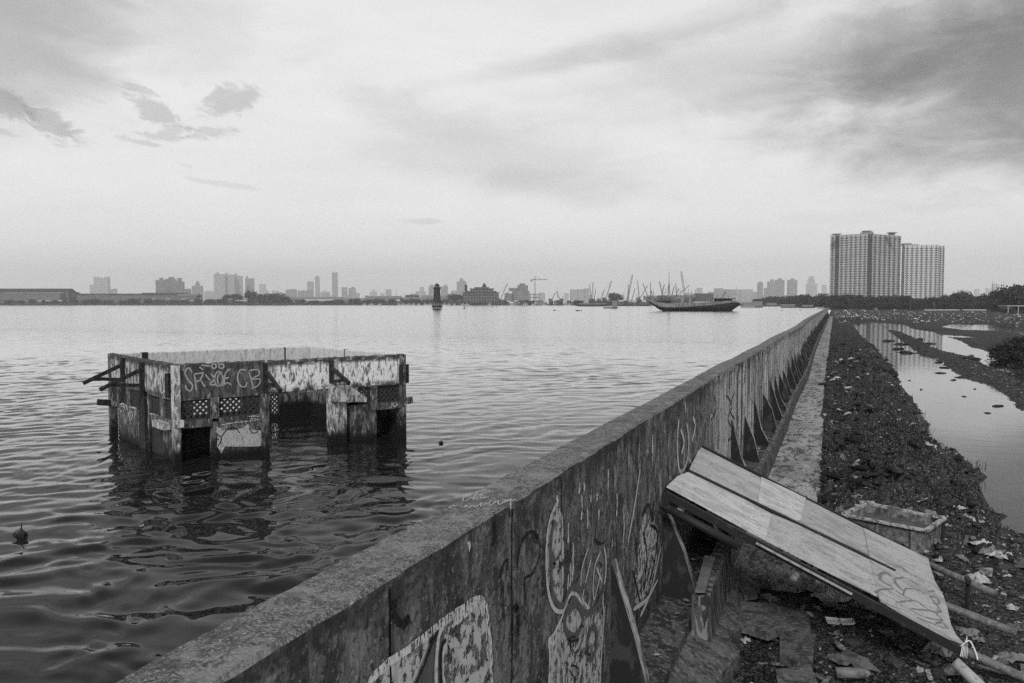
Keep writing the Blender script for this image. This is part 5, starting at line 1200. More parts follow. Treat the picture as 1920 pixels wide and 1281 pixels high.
def facade(name, wall, win, sx, sz, wx=.5, wz=.5):
    m = bpy.data.materials.new(name); m.use_nodes = True; t = m.node_tree; g = G(t); bs = t.nodes['Principled BSDF']
    co = g.node('ShaderNodeTexCoord').outputs['Object']; X = g.sep(co); u = g.math('ADD', X[0], X[1])
    fx_ = g.math('FRACT', g.math('MULTIPLY', u, sx)); fz_ = g.math('FRACT', g.math('MULTIPLY', X[2], sz))
    mk = g.math('MULTIPLY', g.math('LESS_THAN', fx_, wx), g.math('LESS_THAN', fz_, wz))
    v = g.noise(g.vmath('MULTIPLY', co, (.05, .05, .05)), 1.0, 3)
    c = g.mixf(mk, g.math('MULTIPLY', wall, g.math('ADD', .8, g.math('MULTIPLY', v, .4))), win)
    cc = g.node('ShaderNodeCombineColor')
    for i in range(3): g.put(cc.inputs[i], c)
    g.l.new(cc.outputs[0], bs.inputs['Base Color']); bs.inputs['Roughness'].default_value = .8; return m
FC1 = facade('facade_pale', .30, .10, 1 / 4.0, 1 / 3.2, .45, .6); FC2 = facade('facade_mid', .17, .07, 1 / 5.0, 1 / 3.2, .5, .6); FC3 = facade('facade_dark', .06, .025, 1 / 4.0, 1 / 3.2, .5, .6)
FC4 = facade('facade_bands', .22, .09, 1 / 60., 1 / 3.5, .98, .5); FC5 = facade('facade_dark_lit', .028, .16, 1 / 6.0, 1 / 5.0, .35, .35); FC6 = facade('shed_wall', .09, .03, 1 / 9.0, 1 / 30., .3, .1)
FCS = dict(p=FC1, m=FC2, d=FC3, b=FC4, l=FC5, s=FC6)
GR['conc'] = layered('far_concrete', .16); GR['roof_d'] = layered('dark_roofing', .022); GR['roof_m'] = layered('grey_roofing', .13); GR['roof_l'] = layered('pale_roofing', .32)
def lpart(root, name, mb, mat, parent=None):
    o = mb.build(name, mat); o.parent = parent or root; return o
def building(name, label, cat, x0, x1, ytop, D, fac, extra=(), yaw=.25, zb=SHZ, depth=.7, group=None, roofmat=None):
    """extra: (f0, f1, ytop2) blocks standing on the roof, part named roof_block"""
    if D > 1900: D = min(D * 1.95, 9000)
    c = at_depth((x0 + x1) / 2, ytop, D); W = (x1 - x0) * D / F_PX; h = c[2] - zb
    W = W / (math.cos(yaw) + depth * abs(math.sin(yaw)))
    t = thing(name, label, cat, (c[0], c[1], zb - .5), group); t.rotation_euler.z = YAW + yaw
    m = MB(); m.box((0, W * depth / 2, h / 2 + .25), (W, W * depth, h + .5)); lpart(t, 'wall', m, FCS[fac])
    for (f0, f1, y2) in extra:
        h2 = at_depth((x0 + x1) / 2, y2, D)[2] - zb
        m = MB(); m.box(((-.5 + (f0 + f1) / 2) * W, W * depth * .5, h + .5 + (h2 - h) / 2), ((f1 - f0) * W, W * depth * .6, h2 - h)); lpart(t, 'roof_block', m, roofmat or FCS[fac])
    if not extra:
        m = MB(); m.box((0, W * depth / 2, h + .5 + .4), (W * 1.01, W * depth * 1.01, .8)); lpart(t, 'parapet', m, GR['conc'])
    return t
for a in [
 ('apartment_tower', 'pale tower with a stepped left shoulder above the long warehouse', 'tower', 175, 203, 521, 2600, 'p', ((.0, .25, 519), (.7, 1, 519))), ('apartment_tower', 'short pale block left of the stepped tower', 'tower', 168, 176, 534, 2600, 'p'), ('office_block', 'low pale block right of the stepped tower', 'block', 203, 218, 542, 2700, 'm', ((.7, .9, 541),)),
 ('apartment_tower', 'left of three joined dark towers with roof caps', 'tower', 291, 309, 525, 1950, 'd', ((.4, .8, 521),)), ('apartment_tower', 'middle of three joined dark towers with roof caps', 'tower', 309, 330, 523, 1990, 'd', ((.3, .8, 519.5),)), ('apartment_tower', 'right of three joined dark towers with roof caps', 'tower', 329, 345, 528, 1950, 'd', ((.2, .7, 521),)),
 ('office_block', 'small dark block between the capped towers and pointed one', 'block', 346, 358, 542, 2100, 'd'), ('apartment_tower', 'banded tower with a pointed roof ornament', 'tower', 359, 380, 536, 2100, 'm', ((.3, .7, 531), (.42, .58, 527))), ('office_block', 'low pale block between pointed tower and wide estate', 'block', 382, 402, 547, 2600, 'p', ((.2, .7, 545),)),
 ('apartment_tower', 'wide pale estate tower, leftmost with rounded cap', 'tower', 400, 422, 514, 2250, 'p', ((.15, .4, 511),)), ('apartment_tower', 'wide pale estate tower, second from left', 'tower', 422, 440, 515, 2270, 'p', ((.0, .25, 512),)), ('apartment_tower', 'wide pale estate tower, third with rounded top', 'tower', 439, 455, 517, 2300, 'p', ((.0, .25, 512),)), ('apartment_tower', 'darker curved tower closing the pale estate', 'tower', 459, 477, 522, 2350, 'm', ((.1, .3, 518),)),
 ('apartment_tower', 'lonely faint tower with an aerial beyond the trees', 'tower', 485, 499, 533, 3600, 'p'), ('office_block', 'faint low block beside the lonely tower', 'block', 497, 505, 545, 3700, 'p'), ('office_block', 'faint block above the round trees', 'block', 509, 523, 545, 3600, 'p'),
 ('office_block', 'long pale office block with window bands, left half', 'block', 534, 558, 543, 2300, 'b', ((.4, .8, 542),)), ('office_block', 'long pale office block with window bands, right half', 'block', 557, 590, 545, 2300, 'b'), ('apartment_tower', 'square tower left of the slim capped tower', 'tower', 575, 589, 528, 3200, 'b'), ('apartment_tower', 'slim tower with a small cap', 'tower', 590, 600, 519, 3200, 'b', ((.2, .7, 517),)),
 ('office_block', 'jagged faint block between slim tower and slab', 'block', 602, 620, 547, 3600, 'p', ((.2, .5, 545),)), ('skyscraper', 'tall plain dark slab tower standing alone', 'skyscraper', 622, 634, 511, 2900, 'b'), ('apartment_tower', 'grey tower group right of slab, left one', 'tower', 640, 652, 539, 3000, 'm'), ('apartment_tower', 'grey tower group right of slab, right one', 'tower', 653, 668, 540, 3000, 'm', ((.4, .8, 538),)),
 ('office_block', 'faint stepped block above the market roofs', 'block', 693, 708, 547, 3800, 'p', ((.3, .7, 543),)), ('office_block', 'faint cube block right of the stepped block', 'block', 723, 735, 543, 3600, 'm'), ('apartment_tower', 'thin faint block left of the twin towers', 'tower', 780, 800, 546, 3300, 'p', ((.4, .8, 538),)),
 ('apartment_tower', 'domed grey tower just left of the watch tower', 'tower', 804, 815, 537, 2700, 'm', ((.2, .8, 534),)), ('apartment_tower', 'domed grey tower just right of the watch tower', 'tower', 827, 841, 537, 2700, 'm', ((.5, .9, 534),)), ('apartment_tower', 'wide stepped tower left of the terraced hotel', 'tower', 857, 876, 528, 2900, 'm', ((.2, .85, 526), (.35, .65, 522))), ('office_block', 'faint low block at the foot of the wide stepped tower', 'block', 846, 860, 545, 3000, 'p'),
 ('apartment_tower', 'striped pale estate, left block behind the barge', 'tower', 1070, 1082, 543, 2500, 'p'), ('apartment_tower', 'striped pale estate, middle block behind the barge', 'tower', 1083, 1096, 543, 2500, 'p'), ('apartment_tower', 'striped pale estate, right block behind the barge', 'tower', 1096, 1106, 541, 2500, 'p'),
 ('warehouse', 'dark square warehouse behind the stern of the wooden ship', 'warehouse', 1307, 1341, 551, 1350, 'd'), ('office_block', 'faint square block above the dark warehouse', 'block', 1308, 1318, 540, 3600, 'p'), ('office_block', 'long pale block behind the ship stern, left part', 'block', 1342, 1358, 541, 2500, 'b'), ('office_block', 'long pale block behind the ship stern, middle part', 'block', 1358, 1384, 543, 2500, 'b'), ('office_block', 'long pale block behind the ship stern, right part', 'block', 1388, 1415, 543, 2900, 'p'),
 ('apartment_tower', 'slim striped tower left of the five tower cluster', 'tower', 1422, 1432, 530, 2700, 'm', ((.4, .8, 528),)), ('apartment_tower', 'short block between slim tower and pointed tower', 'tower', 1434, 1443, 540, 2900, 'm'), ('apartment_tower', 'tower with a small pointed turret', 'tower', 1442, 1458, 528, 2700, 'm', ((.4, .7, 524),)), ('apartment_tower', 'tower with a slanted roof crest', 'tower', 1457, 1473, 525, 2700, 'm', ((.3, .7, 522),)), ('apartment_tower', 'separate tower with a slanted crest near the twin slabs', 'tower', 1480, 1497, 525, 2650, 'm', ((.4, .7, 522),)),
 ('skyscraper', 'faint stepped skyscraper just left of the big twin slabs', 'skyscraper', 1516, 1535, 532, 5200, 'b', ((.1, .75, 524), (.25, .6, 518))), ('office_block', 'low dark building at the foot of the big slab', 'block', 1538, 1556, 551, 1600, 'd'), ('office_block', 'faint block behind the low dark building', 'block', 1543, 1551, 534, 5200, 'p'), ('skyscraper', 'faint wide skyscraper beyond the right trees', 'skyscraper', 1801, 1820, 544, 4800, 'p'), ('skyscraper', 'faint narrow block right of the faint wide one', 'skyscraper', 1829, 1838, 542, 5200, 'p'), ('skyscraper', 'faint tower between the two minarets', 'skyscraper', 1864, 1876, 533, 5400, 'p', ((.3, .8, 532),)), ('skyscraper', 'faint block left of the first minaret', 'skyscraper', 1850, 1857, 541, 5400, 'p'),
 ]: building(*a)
# smaller faint blocks along the skyline
rr = random.Random(31)
for i in range(46):
    x = rr.choice([rr.uniform(160, 300), rr.uniform(480, 1060), rr.uniform(600, 870), rr.uniform(1000, 1300), rr.uniform(1280, 1500)]); w = rr.uniform(6, 15)
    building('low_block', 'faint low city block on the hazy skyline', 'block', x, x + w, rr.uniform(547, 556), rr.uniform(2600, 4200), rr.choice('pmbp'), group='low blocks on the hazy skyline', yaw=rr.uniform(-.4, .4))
def shed(label, x0, x1, yeave, yridge, D, roof, wall='s', zb=SHZ, depth=26, name='warehouse', cat='warehouse', yaw=0.0, group=None):
    c = at_depth((x0 + x1) / 2, yeave, D); W = (x1 - x0) * D / F_PX; h = c[2] - zb; hr = at_depth((x0 + x1) / 2, yridge, D)[2] - zb
    t = thing(name, label, cat, (c[0], c[1], zb), group); t.rotation_euler.z = YAW + yaw
    m = MB(); m.box((0, depth / 2, h / 2 - .2), (W, depth, h + .4)); lpart(t, 'wall', m, FCS[wall])
    m = MB(); o_ = .8; m.add([(-W / 2 - o_, -o_, h), (W / 2 + o_, -o_, h), (W / 2 + o_, depth + o_, h), (-W / 2 - o_, depth + o_, h), (-W / 2 - o_, depth / 2, hr), (W / 2 + o_, depth / 2, hr)], [(0, 1, 5, 4), (2, 3, 4, 5), (3, 0, 4), (1, 2, 5), (3, 2, 1, 0)]); lpart(t, 'roof', m, GR[roof]); return t
for a in [('long dark roofed warehouse at the left edge', -80, 127, 547.5, 541, 1420, 'roof_d'), ('lower lean-to shed before the dark roofed warehouse', 6, 112, 551, 548, 1405, 'roof_m'), ('low shed ending the warehouse row', 112, 137, 551, 547, 1440, 'roof_m'), ('second long warehouse with a thin roof line', 137, 262, 553, 550.5, 1440, 'roof_d'), ('third long warehouse with a stepped roof', 262, 345, 553, 549, 1440, 'roof_d'), ('small shed with a sloping end, right of the third warehouse', 330, 368, 555, 551, 1430, 'roof_m'),
   ('flat roofed depot behind the round trees', 540, 640, 562, 557, 1480, 'roof_m'), ('pale roofed market hall, left wing', 568, 625, 565, 561, 1440, 'roof_l'), ('pale roofed market hall, right wing', 622, 700, 564, 559, 1450, 'roof_m'), ('long grey market roof behind the marina', 685, 750, 560, 555, 1480, 'roof_m'), ('grey roofed hall before the faint cube block', 745, 800, 562, 558, 1500, 'roof_m'), ('flat dark hall left of the watch tower', 760, 783, 556, 553, 1700, 'roof_d'), ('wide low hall behind the watch tower', 790, 850, 560, 554, 1600, 'roof_m'), ('light cube shed right of the watch tower', 846, 864, 563.5, 562.5, 1400, 'roof_l'),
   ('long low depot behind the cranes, left', 1210, 1262, 556, 554, 1700, 'roof_l', 'm'), ('long low depot behind the cranes, right', 1262, 1308, 556, 553, 1700, 'roof_m', 'm'), ('grey shed on the pier behind the barge', 1180, 1212, 567, 562, 1260, 'roof_l'), ('pale shed row left of the tree hill', 1120, 1160, 566, 562, 1290, 'roof_m')]:
    shed(*a)
for i in range(11):
    x = 722 + i * 13.5; shed('small gabled boat house in the marina row', x, x + 13, 565, 560.5 + (i % 3), 1410, ('roof_m', 'roof_l', 'roof_d')[i % 3], group='gabled boat houses in the marina', name='boat_house', cat='boat house', depth=12)
for i in range(13):
    x = 282 + i * 14.5; shed('low hut with a pale roof strip on the left shore', x, x + 8, 561.5 + (i % 2) * 3.2, 560 + (i % 2) * 3.2, 1408, 'roof_l', 'd', group='low huts on the left shore', name='hut', cat='hut', depth=7)
shed('long white roof near the waterline on the left', 72, 114, 565, 562.5, 1402, 'roof_l', name='shelter', cat='shelter', depth=8); shed('pale roofed shelter left of the round trees', 440, 478, 565, 562.5, 1402, 'roof_l', name='shelter', cat='shelter', depth=8)
# trees of the far shore
for a in [(471, 548, 24, 'biggest round tree at the end of the hut row'), (430, 553, 30, 'dark tree behind the hut row'), (445, 554, 22, 'second dark tree behind the hut row'), (495, 553, 34, 'broad tree of the round grove, left'), (515, 552, 34, 'broad tree of the round grove, middle'), (532, 557, 26, 'broad tree of the round grove, right'), (855, 553, 28, 'tree between watch tower and terraced hotel'), (868, 555, 24, 'tree at the left corner of the terraced hotel'), (880, 560, 24, 'tree before the terraced hotel, left'), (905, 561, 26, 'tree before the terraced hotel, middle'), (926, 562, 22, 'tree before the terraced hotel, right'), (1156, 552, 27, 'dark domed tree hill behind the barge'), (1440, 558, 30, 'tree left of the moored boats'), (1460, 557, 34, 'tree behind the moored boats'), (1425, 561, 24, 'small tree by the moored boats'), (1520, 560, 30, 'tree just left of the wall end'), (1500, 558, 40, 'large dark bush by the far jetty'), (1540, 563, 26, 'bush touching the wall end')]:
    D = 1420 if a[0] < 1000 else (1300 if a[0] < 1300 else (1120 if a[0] < 1480 else 830)); tree(a[0], a[1], a[2], D, SHZ, a[3])
for i in range(44):
    x = -10 + i * 24 + rnd.uniform(-6, 6)
    if x > 930: x = 940 + (x - 930) * 3.0
    if x < 1400: tree(x, 563 + rnd.uniform(-2, 1.5), rnd.uniform(14, 24), 1404 if x < 930 else 1345 - (x - 930) * .30, SHZ, 'scrubby shrub on the far waterline', 'shrubs on the far waterline', 'shrub', 'shrub')
# the big twin slabs on the right
WPAL = layered('slab_wall_paint', .36, [((.02, .02, .12), 4, .5, .65, .26, .6)]); WWIN = layered('dark_window', .015, rough=.3); WREC = layered('painted_shade', .05)  # WREC: near-black tone painting in the shade of recesses
def slabtower(label, corners, ytop, D0, zb, nbays, roofs, floors, mat, recess_shade=()):
    """corners: list of (px, D) along the seen faces, left to right"""
    P = [azp(x, D, 0)[:2] for x, D in corners]; c = np.mean(P, 0); t = thing('apartment_slab', label, 'apartment tower', (c[0], c[1], zb))
    ring = [np.array(p) for p in P] + [azp(corners[-1][0] - 1.5, corners[-1][1] + 36, 0)[:2], azp(corners[0][0] + 1.5, corners[0][1] + 36, 0)[:2]]
    ztop = at_depth(corners[1][0], ytop, corners[1][1])[2]; C0 = np.array([c[0], c[1], zb]); m = MB()
    m.prism([np.array([p[0], p[1], zb]) - C0 for p in ring], (0, 0, ztop - zb)); lpart(t, 'wall', m, mat)
    wins = []; fh = (ztop - zb) / floors
    for k in range(len(P) - 1):
        a, b = P[k], P[k + 1]; u = (b - a); L = np.linalg.norm(u); u /= L; nrm = np.array([u[1], -u[0]]); nb = nbays[k]; bw = L / nb
        for j in range(nb):
            s0 = j * bw; dark = (k, j) in recess_shade
            m = MB(); w = bw * (.10 if not dark else .92); q = a + u * (s0 + (bw * .05 if not dark else bw * .5)) - C0[:2]
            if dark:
                m.box((q[0] + nrm[0] * .1, q[1] + nrm[1] * .1, (ztop - zb) / 2), (w, .5, ztop - zb - 1), math.atan2(u[1], u[0])); lpart(t, 'recess_shade', m, WREC)  # flat dark panel in place of a recess, its shade painted in
            else:
                m.box((q[0] + nrm[0] * .35, q[1] + nrm[1] * .35, (ztop - zb) / 2), (w, .9, ztop - zb + .5), math.atan2(u[1], u[0])); lpart(t, 'pier', m, mat)
            for f_ in range(floors - 1):
                for (s_, ww, hh) in (((.32, .22, .46), (.76, .22, .46)) if not dark else ((.3, .3, .55), (.75, .3, .55))):
                    q = a + u * (s0 + bw * s_) - C0[:2]; wins.append((q + nrm * (.45 if dark else .06), fh * (f_ + .55), bw * ww, fh * hh, math.atan2(u[1], u[0])))
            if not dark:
                m = MB(); q = a + u * (s0 + bw * .54) - C0[:2]; m.box((q[0] + nrm[0] * .25, q[1] + nrm[1] * .25, (ztop - zb) / 2), (bw * .12, .7, ztop - zb), math.atan2(u[1], u[0])); lpart(t, 'shaft_shade', m, WREC)  # dark strip up the bay, painted as shade rather than cut in
    rr_ = random.Random(3); first = None
    step = len(wins) // 100; rest = MB()
    for i, (q, z, w, h, an_) in enumerate(wins):
        if i % step == 0 and i // step < 100:
            m = MB(); m.box((q[0], q[1], z), (w, .12, h), an_); lpart(t, 'window', m, WWIN)
        else: rest.box((q[0], q[1], z), (w, .12, h), an_)
    o = lpart(t, 'window_rows', rest, WWIN); tag(o, kind='stuff')
    for (x0, x1, y0, y1, leg) in roofs:
        D = corners[1][1] + 10; p0, p1 = at_depth(x0, y0, D), at_depth(x1, y1, D); m = MB()
        cx, cy = (p0[:2] + p1[:2]) / 2 - C0[:2]
        if leg:
            m.box((cx, cy, p0[2] - zb - .5), (abs(x1 - x0) * D / F_PX, 10, .9), YAW); 
            for s_ in (-.3, 0, .3): q = np.array([cx, cy]) + np.array([math.cos(YAW), math.sin(YAW)]) * s_ * abs(x1 - x0) * D / F_PX; m.box((q[0], q[1], (p0[2] + ztop) / 2 - zb - .5), (1.2, 4, p0[2] - ztop + 1), YAW)
        else: m.box((cx, cy, (p0[2] + ztop) / 2 - zb), (abs(x1 - x0) * D / F_PX, 12, p0[2] - ztop + .4), YAW)
        lpart(t, 'roof_block', m, GR['conc'])
    return t
WPB = layered('slab_wall_paint_pale', .48, [((.02, .02, .12), 4, .5, .65, .50, .5)])
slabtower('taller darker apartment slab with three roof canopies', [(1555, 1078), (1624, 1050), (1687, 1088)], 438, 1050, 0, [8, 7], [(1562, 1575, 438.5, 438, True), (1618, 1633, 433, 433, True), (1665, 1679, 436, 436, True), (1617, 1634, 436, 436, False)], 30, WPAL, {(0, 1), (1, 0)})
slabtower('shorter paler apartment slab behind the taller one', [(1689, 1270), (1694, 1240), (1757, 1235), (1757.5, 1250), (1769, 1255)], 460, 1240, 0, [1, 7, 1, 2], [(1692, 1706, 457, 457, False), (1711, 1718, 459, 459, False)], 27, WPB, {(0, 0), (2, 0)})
# hotel with terraces
ht = thing('terraced_hotel', 'dark terraced hotel stepping up to a small dome', 'hotel', tuple(azp(902, 1385, SHZ)))
def hp(name, x0, x1, y0, y1, mat, dep=20, dd=0):
    m = MB(); a, b = at_depth(x0, y0, 1385 + dd), at_depth(x1, y1, 1385 + dd); c = (a + b) / 2; cc = c[:2] + HF * dep / 2; m.box((cc[0], cc[1], c[2]), (abs(x1 - x0) * 1385 / F_PX, dep, abs(a[2] - b[2])), YAW); m.build(name, mat, ht)
hp('wall', 868, 935, 549, 567, FC5); hp('tier', 872, 931, 545.5, 549, FC5, 18, 2); hp('tier', 882, 925, 541.5, 545.5, FC5, 16, 3); hp('tier', 889, 917, 538.5, 541.5, FC5, 12, 4); hp('roof', 866, 937, 548.4, 549.4, GR['roof_d'], 21, -1); hp('roof', 880, 927, 541, 541.8, GR['roof_d'], 17, 2); hp('turret', 871, 876, 536, 546, GR['roof_d'], 5, 1)
m = MB(); p = at_depth(908, 538.5, 1395); m.lathe(tuple(p), [(4.2, 0), (3.6, 2.2), (2.6, 3.2), (2.8, 4.0), (1.2, 6.2), (.3, 7.5)], 12); m.build('dome', GR['roof_d'], ht)
m = MB(); p = at_depth(873.5, 536, 1388); m.lathe(tuple(p), [(3.2, 0), (1.4, 1.6), (.2, 3.2)], 8); m.build('turret_roof', GR['roof_d'], ht)
uc = thing('unfinished_building', 'big unfinished concrete building with a rounded top by the tower crane', 'building', tuple(azp(972, 1480, SHZ)))
def up_(name, x0, x1, y0, y1, mat, dep=22):
    m = MB(); a, b = at_depth(x0, y0, 1480), at_depth(x1, y1, 1480); c = (a + b) / 2; cc = c[:2] + HF * dep / 2; m.box((cc[0], cc[1], c[2]), (abs(x1 - x0) * 1480 / F_PX, dep, abs(a[2] - b[2])), YAW); m.build(name, mat, uc)
up_('wall', 960, 993, 546, 566, FC4); up_('wall', 946, 964, 550, 566, FC2, 16); up_('wall', 954, 990, 540, 546, FC2, 18); up_('wall', 970, 990, 535, 540, FC2, 16); up_('wall', 974, 985, 531.5, 535, FC2, 12); up_('scaffold', 993, 1011, 551, 552.5, GR['conc'], 14); up_('scaffold', 993, 1011, 557, 558.5, GR['conc'], 14)
for x in (994, 1000, 1005, 1010): up_('column', x, x + 1, 552, 566, GR['conc'], 12)
# ------------------------------------------------------------------ cranes
GR['crane'] = layered('crane_steel', .05); GR['crane_l'] = layered('crane_steel_pale', .12)
def lattice_boom(m, P0, P1, w, up=(0, 0, 1), r=.13, nseg=9):
    P0 = np.array(P0); P1 = np.array(P1); s = np.array([RGT[0], RGT[1], 0]); d = (P1 - P0) / np.linalg.norm(P1 - P0); a = np.cross(d, [HF[0], HF[1], 0]); a /= np.linalg.norm(a); b = np.array([HF[0], HF[1], 0])
    cor = [(-1, -1), (1, -1), (1, 1), (-1, 1)]; prev = None
    for k in range(nseg + 1):
        t = k / nseg; ww = w * (.5 if k in (0, nseg) else 1.0) * (1 - .35 * t); c = P0 + (P1 - P0) * t; ring = [c + a * i * ww / 2 + b * j * ww / 2 for i, j in cor]
        if prev is not None:
            for q, p_ in zip(prev, ring): m.tube(q, p_, r, r, 4, False)
            m.tube(prev[k % 2], ring[(k + 1) % 2], r * .7, r * .7, 4, False); m.tube(prev[2 + k % 2], ring[2 + (k + 1) % 2], r * .7, r * .7, 4, False)
        prev = ring
def crane(label, x0, y0, x1, y1, D, mat='crane', w=1.5, back=True, group=None):
    P0 = at_depth(x0, y0, D); P1 = at_depth(x1, y1, D); t = thing('crane', label, 'crane', (P0[0], P0[1], SHZ), group)
    m = MB(); lattice_boom(m, P0, P1, w, r=.16 * D / 1200); m.build('boom', GR[mat], t)
    m = MB(); sgn = -1 if x1 > x0 else 1; R3 = np.array([RGT[0], RGT[1], 0])
    m.box((P0[0] + R3[0] * sgn * 2.5, P0[1] + R3[1] * sgn * 2.5, P0[2]), (6.5, 4, 3.2), YAW); m.build('cab', GR[mat], t)
    m = MB(); m.box((P0[0] + R3[0] * sgn * 1.5, P0[1] + R3[1] * sgn * 1.5, (P0[2] + SHZ - 2.5) / 2), (7, 5, max(.8, P0[2] - SHZ - 1)), YAW); m.build('undercarriage', GR['roof_d'], t)
    if back:
        A = P0 + R3 * sgn * 5 + np.array([0, 0, (P1[2] - P0[2]) * .35]); m = MB(); m.tube(P0 + R3 * sgn * 1, A, .25, .2, 5); m.tube(P1, A, .10 * D / 1200, .10 * D / 1200, 4); m.tube(A, P0 + R3 * sgn * 5, .12, .12, 4); m.build('stay', GR[mat], t)
for a in [('slender lattice crane right of the terraced hotel', 938, 562, 952, 531, 1330), ('short dark crane in front of the unfinished building', 945, 564, 953, 546, 1320, 'crane', 1.2), ('left arm of the pair of crossed cranes', 1035, 562, 1041, 549, 1290, 'crane', 1.2, False), ('right arm of the pair of crossed cranes', 1050, 562, 1043, 546, 1290), ('pale crane left of the striped estate edge', 1109, 562, 1105, 533, 1290, 'crane_l', 1.2, False), ('pale upright crane by the striped estate', 1110, 562, 1112, 529, 1290, 'crane_l', 1.8, False), ('dark straight jib leaning right before the pale cranes', 1114, 562, 1117, 541, 1270, 'crane', .9, False),
   ('lattice crane leaning right above the tree hill', 1136, 560, 1147, 526, 1260), ('heavy double lattice crane left of ship, tall boom', 1175, 568, 1186, 515, 1200, 'crane', 2.4), ('heavy double lattice crane left of ship, short boom', 1177, 566, 1179, 534, 1200, 'crane', 2.0, False), ('crane boom leaning right left of ship bow', 1183, 568, 1191, 540, 1190, 'crane', .9, False), ('black boom leaning left behind the ship bow', 1200, 568, 1195, 526, 1180, 'crane', .9, False),
   ('pale crossing jib above the bow, lower', 1200, 560, 1214, 536, 1220, 'crane_l', 1.2), ('pale crossing jib above the bow, upper', 1215, 556, 1205, 531, 1220, 'crane_l', 1.2, False), ('short crane leaning left behind midship', 1243, 556, 1236, 527, 1200), ('short crane leaning right behind midship', 1240, 556, 1246, 533, 1220, 'crane', 1.3, False), ('small crane behind the ship mast', 1258, 560, 1264, 538, 1200, 'crane', 1.3), ('low hook crane right of the ship mast', 1265, 560, 1273, 541, 1200, 'crane_l', 1.2), ('tallest lattice crane leaning left behind the ship', 1285, 560, 1277, 509, 1210, 'crane', 2.6), ('long low jib rising right behind the tallest crane', 1262, 561, 1294, 534, 1180, 'crane', .8, False), ('short jib over the ship bow leaning left', 1226, 562, 1221, 545, 1190, 'crane', 1.0), ('steep thin crane right of the ship mast', 1269, 562, 1267, 531, 1230, 'crane', 1.0, False), ('low crane boom before the long pale block', 1350, 562, 1362, 547, 1150, 'crane', .9), ('low crane left of the tree hill', 1126, 562, 1133, 543, 1280, 'crane_l', 1.1), ('faint upright jib near the dark warehouse', 1303, 556, 1304, 543, 1260, 'crane_l', .9, False)]:
    crane(*a)
tc_ = thing('tower_crane', 'tower crane with a long horizontal jib over the unfinished building', 'tower crane', tuple(azp(1003, 1500, SHZ)))
m = MB(); lattice_boom(m, at_depth(1003, 566, 1500), at_depth(1003, 519, 1500), 1.8, r=.2, nseg=16); m.build('mast', GR['crane'], tc_)
m = MB(); lattice_boom(m, at_depth(995, 524.5, 1500), at_depth(1026, 524, 1500), 1.6, r=.18, nseg=14); m.build('jib', GR['crane'], tc_)
m = MB(); p = at_depth(996.5, 526.5, 1500); m.box(tuple(p), (2.6, 1.5, 3), YAW); m.build('counterweight', GR['crane'], tc_)
m = MB(); m.tube(at_depth(1003, 518, 1500), at_depth(1016, 524, 1500), .15, .15, 4); m.tube(at_depth(1003, 518, 1500), at_depth(997, 524.5, 1500), .15, .15, 4); m.build('stay', GR['crane'], tc_)
def mast(label, x, y0, y1, D, r=.3, cat='mast', name='mast', x1=None, mat='crane', cross=()):
    a, b = at_depth(x, y1, D), at_depth(x1 if x1 else x, y0, D); t = MB(); t.tube(a, b, r, r * .5, 6)
    for yy_, w in cross: c = at_depth(x, yy_, D); d = np.array([RGT[0], RGT[1], 0]) * w * D / F_PX / 2; t.tube(c - d, c + d, r * .5, r * .5, 5)
    o = t.build(name, GR[mat]); return tag(o, label, cat)
for a in [('thick black pile standing behind the ship bow', 1220, 529, 562, 1180, .8), ('thin mast with a lamp head right of the black pile', 1225, 540, 558, 1200, .3), ('thin radio mast right of the cube block', 743, 541, 556, 2000, .5), ('second thin radio mast in the marina', 757, 547, 558, 2000, .4), ('tall thin pole rising from the water by the hotel', 890, 552, 580.5, 430, .07), ('mast above the long pale block', 1381, 537, 556, 1300, .35), ('signal pole with a cup head behind the ship', 1297, 543, 556, 1250, .5), ('thin mast over the cranes', 1276, 541, 560, 1250, .2), ('thin mast behind the moored boats', 1419, 555, 570, 900, .15), ('lattice pole left of the crossed cranes', 1045, 540, 562, 1400, .3),
          ('slim antenna above the lonely faint tower', 490, 529, 534, 3600, .8), ('faint aerial on the skyline right of the second minaret', 1806, 540, 552, 3000, .6)]: mast(*a)
mn = []
for x, yt, lb in ((1860, 521, 'left minaret with a spire beyond the trees'), (1881, 523, 'right minaret with a spire beyond the trees')):
    D = 2900; t = thing('minaret', lb, 'minaret', tuple(azp(x, D, SHZ))); p = azp(x, D, 0); H_ = at_depth(x, yt, D)[2]
    m = MB(); m.lathe(tuple(p), [(3.2, 0), (2.6, H_ * .55)], 10); m.build('shaft', GR['conc'], t); m = MB(); m.lathe(tuple(p + np.array([0, 0, H_ * .55 + .01])), [(2.2, 0), (4.2, 3), (4.2, 5), (2.4, 6), (2.2, 10)], 10); m.build('balcony', GR['conc'], t); m = MB(); m.lathe(tuple(p + np.array([0, 0, H_ * .55 + 10.02])), [(2.4, 0), (1.6, 6), (.5, H_ * .2), (.15, H_ * .45 - 10)], 8); m.build('spire', GR['conc'], t)
mq = thing('mosque', 'small pale mosque dome between the right hand trees', 'mosque', tuple(azp(1857, 1500, SHZ))); m = MB(); p = at_depth(1857, 553, 1500); m.lathe(tuple(p), [(4.5, -2), (4.5, 0), (4.2, 2), (3, 4), (1, 5.2), (.2, 7.5)], 14); m.build('dome', GR['roof_l'], mq, True); m = MB(); m.box((p[0], p[1], (p[2] - 2) / 2), (26, 18, p[2] - 2), YAW); m.build('wall', FC2, mq)
